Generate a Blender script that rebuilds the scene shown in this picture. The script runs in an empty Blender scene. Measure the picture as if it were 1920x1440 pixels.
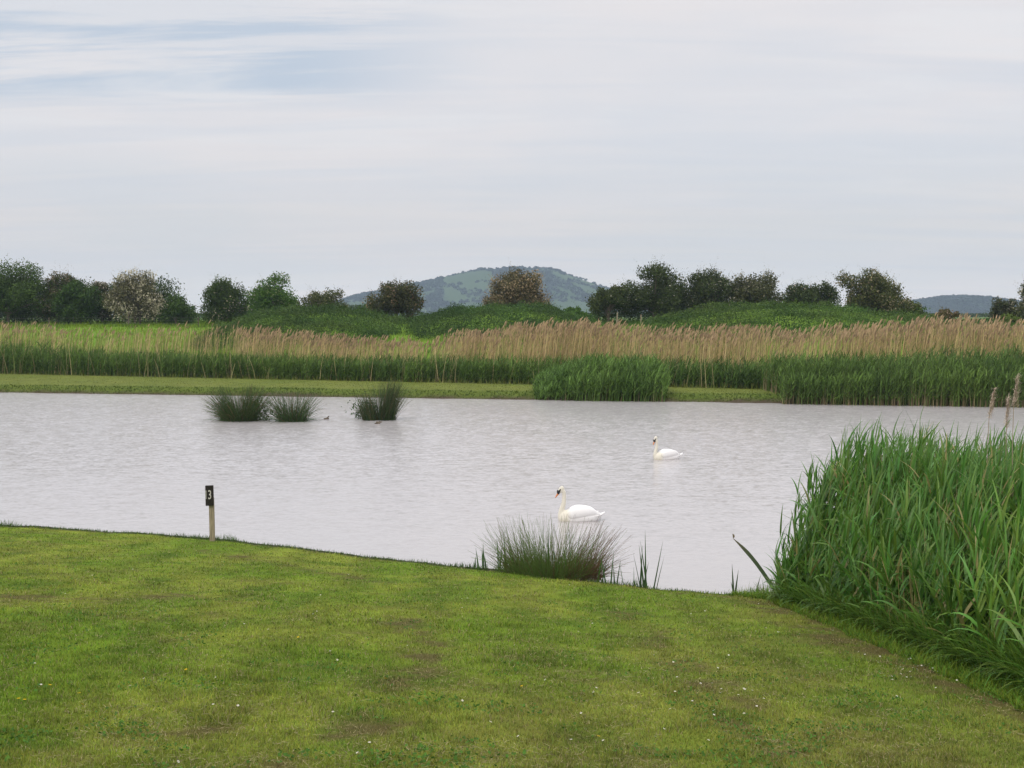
import bpy, bmesh, math, random
import numpy as np
from mathutils import Vector, Matrix

rng = np.random.default_rng(7)
SC = bpy.context.scene
COL = SC.collection
F, HZ, CZ = 2200.0, 590.0, 4.7          # focal length (px of a 1920 wide frame), horizon row, eye height above the water

def at_z(px, py, z):                     # the point at height z seen at a pixel
    d = (CZ - z) * F / (py - HZ)
    return ((px - 960) / F * d, d, z)

def at_d(px, d):                         # lateral position of a pixel column at a depth
    return (px - 960) / F * d

# ------------------------------------------------------------------ noise
def vnoise(x, y, seed=0):
    x = np.asarray(x, float); y = np.asarray(y, float)
    xi = np.floor(x).astype(np.int64); yi = np.floor(y).astype(np.int64)
    fx = x - xi; fy = y - yi
    fx = fx * fx * (3 - 2 * fx); fy = fy * fy * (3 - 2 * fy)
    def h(a, b):
        n = (a * 374761393 + b * 668265263 + seed * 974634777) & 0x7fffffff
        n = ((n ^ (n >> 13)) * 1274126177) & 0x7fffffff
        n = (n ^ (n >> 16)) & 0xffff
        return n / 65535.0
    return ((h(xi, yi) * (1 - fx) + h(xi + 1, yi) * fx) * (1 - fy)
            + (h(xi, yi + 1) * (1 - fx) + h(xi + 1, yi + 1) * fx) * fy)

def fbm(x, y, seed=0, oct=4):
    s = 0; a = 0.5; t = 0
    for k in range(oct):
        s = s + a * vnoise(np.asarray(x) * 2 ** k, np.asarray(y) * 2 ** k, seed + k * 17); t += a; a *= .5
    return s / t

def sstep(a, b, x):
    t = np.clip((np.asarray(x, float) - a) / (b - a), 0, 1)
    return t * t * (3 - 2 * t)

# ------------------------------------------------------------------ mesh and object helpers
def np_mesh(name, V, Fc, col=None, smooth=False):
    me = bpy.data.meshes.new(name)
    V = np.ascontiguousarray(V, dtype=np.float32); Fc = np.ascontiguousarray(Fc, dtype=np.int32)
    n, k = Fc.shape
    me.vertices.add(len(V)); me.vertices.foreach_set('co', V.ravel())
    me.loops.add(n * k); me.loops.foreach_set('vertex_index', Fc.ravel())
    me.polygons.add(n)
    me.polygons.foreach_set('loop_start', np.arange(0, n * k, k, dtype=np.int32))
    me.update(calc_edges=True)
    me.polygons.foreach_set('use_smooth', np.full(n, smooth, dtype=bool))
    if col is not None:
        c = np.ones((len(V), 4), dtype=np.float32); c[:, :3] = np.clip(col, 0, 1)
        a = me.color_attributes.new('Col', 'FLOAT_COLOR', 'POINT')
        a.data.foreach_set('color', c.ravel())
    me.validate()
    return me

def link(name, me, mat=None, parent=None):
    o = bpy.data.objects.new(name, me); COL.objects.link(o)
    if mat is not None:
        me.materials.clear(); me.materials.append(mat)
    if parent is not None: o.parent = parent
    return o

def tag(o, label=None, cat=None, group=None, kind=None):
    if label: o['label'] = label
    if cat: o['category'] = cat
    if group: o['group'] = group
    if kind: o['kind'] = kind
    return o

def thing(name, loc, label, cat, group=None, rz=0):
    o = bpy.data.objects.new(name, None); COL.objects.link(o)
    o.location = loc; o.rotation_euler = (0, 0, rz); o.empty_display_size = .2
    return tag(o, label, cat, group)

class Cloud:                              # collects faces with vertex colours for one mesh
    def __init__(s): s.V = []; s.F = []; s.C = []; s.n = 0
    def add(s, V, Fc, C):
        s.V.append(V); s.F.append(Fc + s.n); s.C.append(C); s.n += len(V)
    def mesh(s, name, smooth=False):
        return np_mesh(name, np.concatenate(s.V), np.concatenate(s.F), np.concatenate(s.C), smooth)

def ribbons(base, az, L, W, lean, curve, cola, colb, nseg=3, power=1.0, prof='blade', roll=None, sway=None):
    """N bent strips. base N x 3, az heading, L length, W width, lean = first angle from the vertical, curve = added bend at the tip."""
    N = len(base)
    b = lambda v: np.broadcast_to(np.asarray(v, float), (N,))
    az, L, W, lean, curve = b(az), b(L), b(W), b(lean), b(curve)
    roll = b(0.0 if roll is None else roll)
    s = np.linspace(0, 1, nseg + 1)
    P = np.zeros((N, nseg + 1, 3)); P[:, 0] = base
    T = np.zeros((N, nseg + 1, 3))
    for k in range(nseg + 1):
        th = lean + curve * s[k] ** power
        T[:, k] = np.stack([np.sin(th) * np.cos(az), np.sin(th) * np.sin(az), np.cos(th)], 1)
        if k:
            P[:, k] = P[:, k - 1] + (T[:, k] + T[:, k - 1]) * .5 * (L / nseg)[:, None]
    perp = np.stack([-np.sin(az), np.cos(az), np.zeros(N)], 1)
    if prof == 'blade': w = np.clip(1.0 - s ** 1.6, .06, 1)
    elif prof == 'leaf': w = np.clip(np.minimum(.35 + s * 4.0, 1.0) * (1 - s ** 2.0), .05, 1)
    elif prof == 'stem': w = 1 - .5 * s
    elif prof == 'plume': w = np.clip(np.sin(np.pi * (s * .88 + .1)) ** .8, .1, 1)
    else: w = np.ones_like(s)
    V = np.zeros((N, nseg + 1, 2, 3))
    for k in range(nseg + 1):
        nrm = np.cross(perp, T[:, k])
        wv = perp * np.cos(roll)[:, None] + nrm * np.sin(roll)[:, None]
        V[:, k, 0] = P[:, k] - wv * (W * w[k] * .5)[:, None]
        V[:, k, 1] = P[:, k] + wv * (W * w[k] * .5)[:, None]
    C = np.zeros((N, nseg + 1, 2, 3))
    cola = np.broadcast_to(cola, (N, 3)); colb = np.broadcast_to(colb, (N, 3))
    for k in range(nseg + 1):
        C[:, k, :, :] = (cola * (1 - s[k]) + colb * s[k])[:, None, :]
    i0 = (np.arange(N) * (nseg + 1) * 2)[:, None]
    k = np.arange(nseg)[None, :] * 2
    Fc = np.stack([i0 + k, i0 + k + 1, i0 + k + 3, i0 + k + 2], 2).reshape(-1, 4)
    return V.reshape(-1, 3), Fc, C.reshape(-1, 3), P

def leaf_faces(P, size, col, nbias=None, aspect=.62, bias=.6):
    """N diamond leaf faces of random tilt about points P."""
    N = len(P)
    n = rng.normal(size=(N, 3)); n /= np.linalg.norm(n, axis=1)[:, None]
    if nbias is not None:
        n = n + nbias * bias; n /= np.linalg.norm(n, axis=1)[:, None] + 1e-9
    r = rng.normal(size=(N, 3))
    u = np.cross(n, r); u /= np.linalg.norm(u, axis=1)[:, None] + 1e-9
    v = np.cross(n, u)
    size = np.broadcast_to(size, (N,))[:, None]
    V = np.stack([P - u * size * .5, P + v * size * .5 * aspect - u * size * .05, P + u * size * .5, P - v * size * .5 * aspect - u * size * .05], 1).reshape(-1, 3)
    Fc = np.arange(N * 4).reshape(N, 4)
    return V, Fc, np.repeat(col, 4, 0)

def tube(bm_pts, rads, sides=7):
    """tapered tube along points -> V, F"""
    pts = np.asarray(bm_pts, float); n = len(pts)
    V = []; Fc = []
    prev = None
    for i in range(n):
        t = pts[min(i + 1, n - 1)] - pts[max(i - 1, 0)]
        t = t / (np.linalg.norm(t) + 1e-9)
        a = np.array([1., 0, 0]) if abs(t[0]) < .9 else np.array([0, 1., 0])
        if prev is not None: a = prev
        u = a - t * np.dot(a, t); u /= np.linalg.norm(u) + 1e-9; prev = u
        v = np.cross(t, u)
        for k in range(sides):
            an = 2 * math.pi * k / sides
            V.append(pts[i] + (u * math.cos(an) + v * math.sin(an)) * rads[i])
    for i in range(n - 1):
        for k in range(sides):
            a = i * sides + k; b = i * sides + (k + 1) % sides
            Fc.append((a, b, b + sides, a + sides))
    return np.array(V), np.array(Fc)

# ------------------------------------------------------------------ materials
def new_mat(name):
    m = bpy.data.materials.new(name); m.use_nodes = True
    return m, m.node_tree.nodes, m.node_tree.links, m.node_tree.nodes['Principled BSDF']

def veg_mat(name, transl=.25, rough=.55, spec=.3):
    m, N, L, b = new_mat(name)
    a = N.new('ShaderNodeAttribute'); a.attribute_name = 'Col'
    L.new(a.outputs['Color'], b.inputs['Base Color'])
    b.inputs['Roughness'].default_value = rough
    b.inputs['Specular IOR Level'].default_value = spec
    if transl > 0:
        t = N.new('ShaderNodeBsdfTranslucent'); L.new(a.outputs['Color'], t.inputs['Color'])
        mx = N.new('ShaderNodeMixShader'); mx.inputs[0].default_value = transl
        L.new(b.outputs[0], mx.inputs[1]); L.new(t.outputs[0], mx.inputs[2])
        L.new(mx.outputs[0], N['Material Output'].inputs['Surface'])
    return m

def plain_mat(name, c, rough=.6, noise=None, amt=.3, spec=.4, bump=0, stretch=(1, 1, 1)):
    m, N, L, b = new_mat(name)
    b.inputs['Base Color'].default_value = (*c, 1); b.inputs['Roughness'].default_value = rough
    b.inputs['Specular IOR Level'].default_value = spec
    if noise:
        tc = N.new('ShaderNodeTexCoord'); mp = N.new('ShaderNodeMapping'); mp.inputs['Scale'].default_value = stretch
        L.new(tc.outputs['Object'], mp.inputs['Vector'])
        nz = N.new('ShaderNodeTexNoise'); nz.inputs['Scale'].default_value = noise; nz.inputs['Detail'].default_value = 5
        L.new(mp.outputs[0], nz.inputs['Vector'])
        r = N.new('ShaderNodeValToRGB')
        r.color_ramp.elements[0].position = .3; r.color_ramp.elements[1].position = .7
        r.color_ramp.elements[0].color = (*[v * (1 - amt) for v in c], 1)
        r.color_ramp.elements[1].color = (*[min(1, v * (1 + amt)) for v in c], 1)
        L.new(nz.outputs['Fac'], r.inputs[0]); L.new(r.outputs[0], b.inputs['Base Color'])
        if bump:
            bp = N.new('ShaderNodeBump'); bp.inputs['Strength'].default_value = bump; bp.inputs['Distance'].default_value = .02
            L.new(nz.outputs['Fac'], bp.inputs['Height']); L.new(bp.outputs[0], b.inputs['Normal'])
    return m

M_GRASS = veg_mat('mown_grass', .3, .65, .12)
M_LEAF = veg_mat('tree_leaves', .2, .65, .15)
M_REED = veg_mat('reed_leaves', .3, .42, .35)
M_FAR = veg_mat('far_reed_leaves', .25, .6, .2)
M_STRAW = veg_mat('straw', .25, .7, .15)
M_SOIL = veg_mat('ground_cover', 0, .9, .08)
M_BARK = plain_mat('bark', (.13, .105, .08), .9, 6, .4, .2, .5, (1, 1, .25))
M_WOOD = plain_mat('weathered_wood', (.30, .25, .17), .8, 18, .35, .2, .3, (3, 3, .25))
M_PLATE = plain_mat('dark_painted_board', (.018, .013, .011), .55, 25, .5, .35)
M_WHITEPAINT = plain_mat('white_paint', (.58, .55, .50), .5, 30, .25)
M_OLDPAINT = plain_mat('worn_white_paint', (.30, .29, .25), .6, 40, .4)

# ------------------------------------------------------------------ terrain functions
_E = np.array([(-90, 58), (-60, 46), (-30, 33), (-16, 27.2), (-10.7, 24.63), (-8.3, 24.08), (-5.9, 23.27), (-3.6, 22.15), (-1.53, 21.04), (-.28, 20.46),
               (1.25, 19.6), (2.5, 18.87), (3.7, 18.5), (4.6, 18.5), (6, 18.2), (8, 17.2), (10, 15), (14, 8), (20, 0), (40, -25), (70, -60)], float)
def edge(x): return np.interp(x, _E[:, 0], _E[:, 1])
def near_z(x, y):
    x = np.asarray(x, float); y = np.asarray(y, float)
    pl = 3.05 - .1367 * y - .0551 * x
    pl = np.where(pl < .3, .3 + (pl - .3) * .15, pl)
    pl = np.minimum(pl, 3.4)
    pl = pl + (fbm(x * .35, y * .35, 3, 3) - .5) * .10 + (fbm(x * 2.2, y * 2.2, 5, 2) - .5) * .03
    t = y - edge(x) + (fbm(x * 1.3, y * .2, 9, 3) - .5) * .25
    r = sstep(-.9, 0, t) * .05
    drop = sstep(.12, .62, t)
    return (pl - r) * (1 - drop) + drop * (-.14 - np.clip(t - .6, 0, 6) * .12)

def shore(x): return 65 - .19 * np.clip(x, -220, 180)
def strip_w(x): return np.clip(7 - .13 * x, 4.2, 13)
MOUNDS = [  # px centre, depth, peak height above the land, half width px, half depth
    (572, 108, 1.85, 150, 12), (945, 111, 1.75, 150, 12), (850, 106, .5, 70, 9), (1480, 103, 1.95, 215, 13), (1660, 106, .9, 120, 9)]
def mound_z(x, y):
    z = np.zeros_like(np.asarray(x, float) + np.asarray(y, float))
    for (pc, d, h, hw, hd) in MOUNDS:
        xc = at_d(pc, d); w = hw * d / F
        q = np.abs((x - xc) / w) ** 2.6 + np.abs((y - d) / hd) ** 2.2
        z = np.maximum(z, h * np.exp(-q * .9))
    return z
def far_z(x, y):
    x = np.asarray(x, float); y = np.asarray(y, float)
    u = y - shore(x) + (fbm(x * .5, y * .1, 21, 3) - .5) * .5
    w = strip_w(x)
    base = np.interp(u, [-30, -8, -.35, 0, .3, .8, 6, 14, 22, 30, 45, 60, 6000], [-1, -.9, -.12, .02, .22, .42, .44, .5, .6, 1.7, 3.3, 3.75, 3.9])
    return base + mound_z(x, y) * sstep(20, 28, u) + (fbm(x * .12, y * .12, 31, 3) - .5) * .25 * sstep(20, 40, u) * (1 - sstep(150, 300, u))

# ------------------------------------------------------------------ colours of the lawn
def lawn_col(x, y):
    """green, yellowed and bare brown patches of a mown bank"""
    g1 = np.array([.148, .232, .020]); g2 = np.array([.222, .268, .038]); br = np.array([.115, .092, .036]); dk = np.array([.072, .145, .014])
    a = sstep(.35, .68, fbm(x * .55, y * .4, 41, 4))[:, None]
    c = g1 * (1 - a) + g2 * a
    b = sstep(.52, .72, fbm(x * 1.9, y * 1.2, 43, 4))[:, None] * .75
    c = c * (1 - b) + (dk * .5 + g1 * .5) * b
    # small clumps, each with its own tone, and drier turf towards the reeds
    k9 = fbm(x * 9, y * 7, 44, 2)[:, None]; c = c * (.60 + .80 * k9) * (1 + .10 * np.sin(6.283 * (x + .04 * y) / 1.15 + 1.8 * fbm(x * .3, y * .15, 46, 2)))[:, None]
    dry = (sstep(-1.5, 5, x + .25 * (12 - y)) * (.35 + .65 * sstep(.35, .65, fbm(x * .8, y * .8, 45, 3))))[:, None] * .42
    c = c * (1 - dry) + np.array([.225, .215, .055]) * (.7 + .6 * k9) * dry
    # worn track lines that swing down the slope, and the scuffed strip beside the reeds
    tr = np.zeros(len(x))
    for (pts, wd, st) in TRACKS:
        d = dist_poly(x, y, pts); tr = np.maximum(tr, st * np.exp(-(d / wd) ** 2))
    p = fbm(x * 2.2, y * 2.6, 47, 5); q = fbm(x * 7, y * 9, 48, 3)
    bare = tr * sstep(.36, .66, p) * 1.45 + .26 * sstep(.56, .74, fbm(x * 1.3, y * 1.6, 49, 5)) + .05
    bare = np.clip(bare * (.40 + 1.2 * sstep(.35, .7, q)), 0, .9)[:, None]
    c = c * (1 - bare) + br * bare
    return c, bare[:, 0]

def dist_poly(x, y, pts):
    best = np.full(len(x), 1e9)
    for (a, b) in zip(pts[:-1], pts[1:]):
        ax, ay = a; bx, by = b
        dx, dy = bx - ax, by - ay
        t = np.clip(((x - ax) * dx + (y - ay) * dy) / (dx * dx + dy * dy), 0, 1)
        best = np.minimum(best, np.hypot(x - ax - t * dx, y - ay - t * dy))
    return best

def lawn_pt(px, py):                      # where the ray through a pixel meets the sloping bank
    t = (HZ - py) / F; sx = (px - 960) / F
    d = (CZ - 3.05) / (-t - .1367 - .0551 * sx)
    return (sx * d, d)
TRACKS = [
    ([lawn_pt(*p) for p in ((740, 1160), (800, 1200), (790, 1260), (730, 1330), (640, 1400), (560, 1450))], .22, .8),
    ([lawn_pt(*p) for p in ((1430, 1120), (1560, 1190), (1700, 1240), (1800, 1280), (1930, 1350))], .42, 1.0),
    ([lawn_pt(*p) for p in ((1180, 1150), (1260, 1230), (1370, 1310), (1480, 1440))], .25, .7),
    ([lawn_pt(*p) for p in ((1100, 1085), (1250, 1108), (1430, 1118))], .25, .7),
    ([lawn_pt(*p) for p in ((-20, 1110), (150, 1125), (330, 1110))], .3, .7),
    ([lawn_pt(*p) for p in ((60, 1440), (200, 1390), (420, 1350))], .2, .4),
    ([lawn_pt(*p) for p in ((380, 1030), (560, 1060), (700, 1090))], .3, .4),
]

# ------------------------------------------------------------------ ground sheets
def grid_mesh(name, X, Y, Z, C, smooth=True):
    r, c = X.shape
    V = np.stack([X.ravel(), Y.ravel(), Z.ravel()], 1)
    i = np.arange(r * c).reshape(r, c)
    Fc = np.stack([i[:-1, :-1].ravel(), i[:-1, 1:].ravel(), i[1:, 1:].ravel(), i[1:, :-1].ravel()], 1)
    return np_mesh(name, V, Fc, C, smooth)

xs = np.concatenate([np.arange(-60, -14, .8), np.arange(-14, 8, .12), np.arange(8, 45, .8)])
ys = np.concatenate([np.arange(-30, 5, .6), np.arange(5, 27, .1), np.arange(27, 46.01, .8)])
X, Y = np.meshgrid(xs, ys); Z = near_z(X, Y)
c, bare = lawn_col(X.ravel(), Y.ravel())
c = c * np.array([.74, .74, .62])
mud = sstep(-.16, -.02, Y.ravel() - edge(X.ravel()))[:, None]
c = c * (1 - mud) + np.array([.050, .042, .028]) * mud
o = link('lawn', grid_mesh('lawn', X, Y, Z, c), M_SOIL); tag(o, 'mown grass bank sloping down to the pond', 'lawn', kind='structure')

ts = np.concatenate([np.arange(-1.3, -.52, .06), np.arange(-.52, .52, .005), np.arange(.52, 1.31, .06)])
ys = np.concatenate([np.arange(46, 58, 1.5), np.arange(58, 82, .25), np.arange(82, 135, .5), np.geomspace(135, 3300, 60)])
T, Y = np.meshgrid(ts, ys); X = T * Y; Z = far_z(X, Y)
u = Y - shore(X); uu = u.ravel(); xx = X.ravel(); yy = Y.ravel(); w = strip_w(xx)
n1 = fbm(xx * .6, yy * .35, 51, 4)[:, None]; n2 = fbm(xx * 3, yy * 1.5, 53, 3)[:, None]
mown = np.array([.10, .135, .024]) * (1 - n1) + np.array([.155, .17, .036]) * n1
mown = mown * (.75 + .5 * n2)
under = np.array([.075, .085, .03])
mead = np.array([.10, .20, .018]) * (1 - n1) + np.array([.17, .26, .03]) * n1
farf = np.array([.10, .16, .04])
c = mown
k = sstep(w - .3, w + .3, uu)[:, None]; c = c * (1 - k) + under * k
k = sstep(w + 8, w + 11, uu)[:, None]; c = c * (1 - k) + mead * k
k = sstep(70, 160, uu)[:, None]; c = c * (1 - k) + farf * (.8 + .4 * n1) * k
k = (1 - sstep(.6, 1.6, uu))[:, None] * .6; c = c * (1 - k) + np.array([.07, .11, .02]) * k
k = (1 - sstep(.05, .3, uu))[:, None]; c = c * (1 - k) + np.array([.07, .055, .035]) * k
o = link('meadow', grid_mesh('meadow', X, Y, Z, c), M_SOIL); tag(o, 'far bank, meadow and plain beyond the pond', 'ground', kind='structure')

# ------------------------------------------------------------------ water
def water_material():
    m, N, L, b = new_mat('pond_water')
    b.inputs['Base Color'].default_value = (.45, .425, .418, 1)
    b.inputs['Roughness'].default_value = .20
    b.inputs['IOR'].default_value = 1.42
    b.inputs['Specular IOR Level'].default_value = .5
    g = N.new('ShaderNodeNewGeometry')
    def slope(sx, sy, scale, amp, detail, off):
        mp = N.new('ShaderNodeMapping'); mp.inputs['Scale'].default_value = (sx, sy, 1); mp.inputs['Location'].default_value = off
        L.new(g.outputs['Position'], mp.inputs['Vector'])
        nz = N.new('ShaderNodeTexNoise'); nz.inputs['Scale'].default_value = scale; nz.inputs['Detail'].default_value = detail
        nz.inputs['Roughness'].default_value = .6
        L.new(mp.outputs[0], nz.inputs['Vector'])
        s = N.new('ShaderNodeVectorMath'); s.operation = 'SUBTRACT'; s.inputs[1].default_value = (.5, .5, .5)
        L.new(nz.outputs['Color'], s.inputs[0])
        q = N.new('ShaderNodeVectorMath'); q.operation = 'MULTIPLY'; q.inputs[1].default_value = (amp * .6, amp, 0)
        L.new(s.outputs[0], q.inputs[0]); return q.outputs[0]
    a1 = slope(.5, 1.0, 4.5, .32, 3, (0, 0, 0))
    a2 = slope(.6, 1.0, 13.0, .42, 2, (13, 7, 3))
    ad = N.new('ShaderNodeVectorMath'); L.new(a1, ad.inputs[0]); L.new(a2, ad.inputs[1])
    # breezy and calmer areas
    mp = N.new('ShaderNodeMapping'); mp.inputs['Scale'].default_value = (.5, 1.4, 1); L.new(g.outputs['Position'], mp.inputs['Vector'])
    nz = N.new('ShaderNodeTexNoise'); nz.inputs['Scale'].default_value = .07; nz.inputs['Detail'].default_value = 3; L.new(mp.outputs[0], nz.inputs['Vector'])
    mr = N.new('ShaderNodeMapRange'); mr.inputs[1].default_value = .35; mr.inputs[2].default_value = .65; mr.inputs[3].default_value = .65; mr.inputs[4].default_value = 1.2
    L.new(nz.outputs['Fac'], mr.inputs[0])
    sy = N.new('ShaderNodeSeparateXYZ'); L.new(g.outputs['Position'], sy.inputs[0])
    m2 = N.new('ShaderNodeMapRange'); m2.inputs[1].default_value = 20; m2.inputs[2].default_value = 42; m2.inputs[3].default_value = .35; m2.inputs[4].default_value = 1.0
    L.new(sy.outputs['Y'], m2.inputs[0])
    mu = N.new('ShaderNodeMath'); mu.operation = 'MULTIPLY'; L.new(mr.outputs[0], mu.inputs[0]); L.new(m2.outputs[0], mu.inputs[1])
    sc = N.new('ShaderNodeVectorMath'); sc.operation = 'SCALE'; L.new(ad.outputs[0], sc.inputs[0]); L.new(mu.outputs[0], sc.inputs['Scale'])
    up = N.new('ShaderNodeVectorMath'); up.operation = 'ADD'; up.inputs[1].default_value = (0, 0, 1); L.new(sc.outputs[0], up.inputs[0])
    nm = N.new('ShaderNodeVectorMath'); nm.operation = 'NORMALIZE'; L.new(up.outputs[0], nm.inputs[0])
    L.new(nm.outputs[0], b.inputs['Normal'])
    return m

def wave_z(x, y):
    z = np.zeros_like(x)
    r = np.random.default_rng(3)
    for k in range(26):
        lam = r.uniform(.42, .95); an = r.normal(1.25, .45); ph = r.uniform(0, 6.28)
        kx, ky = math.cos(an) * 2 * math.pi / lam, math.sin(an) * 2 * math.pi / lam
        z += lam * .0016 * np.sin(kx * x + ky * y + ph)
    amp = .25 + .95 * sstep(.35, .65, fbm(x * .06, y * .14, 61, 3))
    return z * amp * (.3 + .7 * sstep(21, 40, y))
xs = np.concatenate([np.arange(-160, -40, 4), np.arange(-40, 32, .16), np.arange(32, 140, 4)])
ys = np.concatenate([np.arange(-30, 16, 3), np.arange(16, 74, .13), np.arange(74, 112, 3)])
X, Y = np.meshgrid(xs, ys)
Z = wave_z(X, Y)
Z[(X < -39) | (X > 31) | (Y < 17) | (Y > 73)] = 0
me = grid_mesh('water', X, Y, Z, None, True)
o = link('water', me, water_material()); tag(o, 'rippled grey pond water under an overcast sky', 'pond', kind='structure')

# ------------------------------------------------------------------ mown grass blades
def jit(n, s): return 1 + rng.uniform(-s, s, (n, 1))
def make_lawn_grass():
    C = Cloud()
    n = 520000
    # even cover of the picture: depth drawn with density falling as 1/d^2
    d0, d1 = 5.6, 27.0
    uu = rng.random(n); d = 1 / (1 / d0 - uu * (1 / d0 - 1 / d1))
    x = d * rng.uniform(-.53, .53, n)
    keep = (d < edge(x) - .02 - .22 * fbm(x * 2.5, x * 0, 72, 3))
    x, d = x[keep], d[keep]; n = len(x)
    c, bare = lawn_col(x, d)
    keep = rng.random(n) > bare * .6
    x, d, c, bare = x[keep], d[keep], c[keep], bare[keep]; n = len(x)
    tuft = sstep(.5, .75, fbm(x * 3.2, d * 3.2, 71, 3))
    h = (.014 + .020 * rng.random(n) + .034 * tuft * rng.random(n)) * (1 - .45 * bare)
    lip = np.exp(-((d - edge(x)) / .25) ** 2); h = h * (1 + 1.2 * lip * rng.random(n))
    wd = np.maximum(.0035, d * .00062) * rng.uniform(.8, 1.3, n)
    straw = rng.random(n) < .07 + .22 * bare
    c = c * jit(n, .42); c[:, 0] *= rng.uniform(.8, 1.2, n)
    c[straw] = np.array([.30, .25, .12]) * jit(int(straw.sum()), .3)
    base = np.stack([x, d, near_z(x, d) - .004], 1)
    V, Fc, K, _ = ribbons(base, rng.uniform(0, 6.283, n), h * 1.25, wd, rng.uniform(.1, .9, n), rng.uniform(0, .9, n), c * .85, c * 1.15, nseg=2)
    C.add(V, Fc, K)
    # clippings lying flat, and broad little leaves of clover and plantain in patches
    n = 26000; uu = rng.random(n); d = 1 / (1 / d0 - uu * (1 / d0 - 1 / d1)); x = d * rng.uniform(-.53, .53, n)
    k = (d < edge(x) - .05) & (rng.random(n) < sstep(.3, .65, fbm(x * 1.6, d * 1.6, 73, 3))); x, d = x[k], d[k]; n = len(x)
    c = np.array([.34, .29, .15]) * jit(n, .35); dk = rng.random(n) < .4; c[dk] = np.array([.10, .075, .035]) * jit(int(dk.sum()), .3)
    V, Fc, K, _ = ribbons(np.stack([x, d, near_z(x, d) + rng.uniform(.01, .03, n)], 1), rng.uniform(0, 6.283, n), rng.uniform(.03, .08, n), np.maximum(.004, d * .0006), rng.uniform(1.35, 1.6, n), .1, c, c, nseg=1)
    C.add(V, Fc, K)
    n = 40000; uu = rng.random(n); d = 1 / (1 / d0 - uu * (1 / d0 - 1 / d1)); x = d * rng.uniform(-.53, .53, n)
    k = (d < edge(x) - .05) & (rng.random(n) < sstep(.52, .68, fbm(x * 2.1, d * 2.1, 75, 3))); x, d = x[k], d[k]; n = len(x)
    c = np.array([.075, .17, .025]) * jit(n, .35)
    C.add(*leaf_faces(np.stack([x, d, near_z(x, d) + rng.uniform(.015, .035, n)], 1), rng.uniform(.014, .030, n), c, np.tile([0, 0, 1.], (n, 1)), .8, 1.2))
    o = link('lawn_grass', C.mesh('lawn_grass'), M_GRASS)
    tag(o, 'short mown grass blades covering the near bank', 'grass', kind='stuff')
make_lawn_grass()

def make_bank_fringe():
    """taller grass where the lawn meets the reeds"""
    C = Cloud()
    P = [lawn_pt(*p) for p in ((1380, 1112), (1450, 1122), (1560, 1168), (1700, 1226), (1850, 1290), (1990, 1356))]
    n = 9000
    t = rng.random(n) * (len(P) - 1); i = np.minimum(t.astype(int), len(P) - 2); f = t - i
    A = np.array(P)
    q = A[i] * (1 - f)[:, None] + A[i + 1] * f[:, None]
    off = rng.exponential(.22, n) - .18 + .12 * (fbm(t * 9, t * 0, 79, 2) - .5)
    x = q[:, 0] + off * .85; y = q[:, 1] + off * .5
    h = np.clip(.04 + .22 * np.clip(off + .1, 0, .6) / .6 + rng.random(n) * .10, .05, .4)
    c = np.array([.11, .215, .022]) * jit(n, .4); c[:, 0] *= rng.uniform(.8, 1.6, n)
    V, Fc, K, _ = ribbons(np.stack([x, y, near_z(x, y) - .01], 1), rng.uniform(0, 6.283, n), h, .009, rng.uniform(0, .7, n), rng.uniform(.3, 1.6, n), c * .85, c * 1.1, nseg=3)
    C.add(V, Fc, K)
    # tufts along the water's edge
    n = 5200
    x = rng.uniform(-15, 4.2, n); y = edge(x) + rng.normal(0, .06, n)
    cl = fbm(x * 1.2, x * 0, 77, 3); h = .03 + .14 * sstep(.5, .8, cl) * rng.random(n) + .05 * rng.random(n)
    c = np.array([.075, .135, .03]) * jit(n, .35)
    V, Fc, K, _ = ribbons(np.stack([x, y, near_z(x, y) - .01], 1), rng.uniform(0, 6.283, n), h, .010, rng.uniform(0, .5, n), rng.uniform(.2, .9, n), c, c * 1.1, nseg=2)
    C.add(V, Fc, K)
    o = link('fringe_grass', C.mesh('fringe_grass'), M_GRASS)
    tag(o, 'longer bright grass fringing the bank below the reeds', 'grass', kind='stuff')
make_bank_fringe()

# ------------------------------------------------------------------ near reed bed
def inside(x, y, poly):
    res = np.zeros(len(x), bool); n = len(poly)
    for i in range(n):
        x1, y1 = poly[i]; x2, y2 = poly[(i + 1) % n]
        c = ((y1 > y) != (y2 > y)) & (x < (x2 - x1) * (y - y1) / (y2 - y1 + 1e-12) + x1)
        res ^= c
    return res

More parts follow.
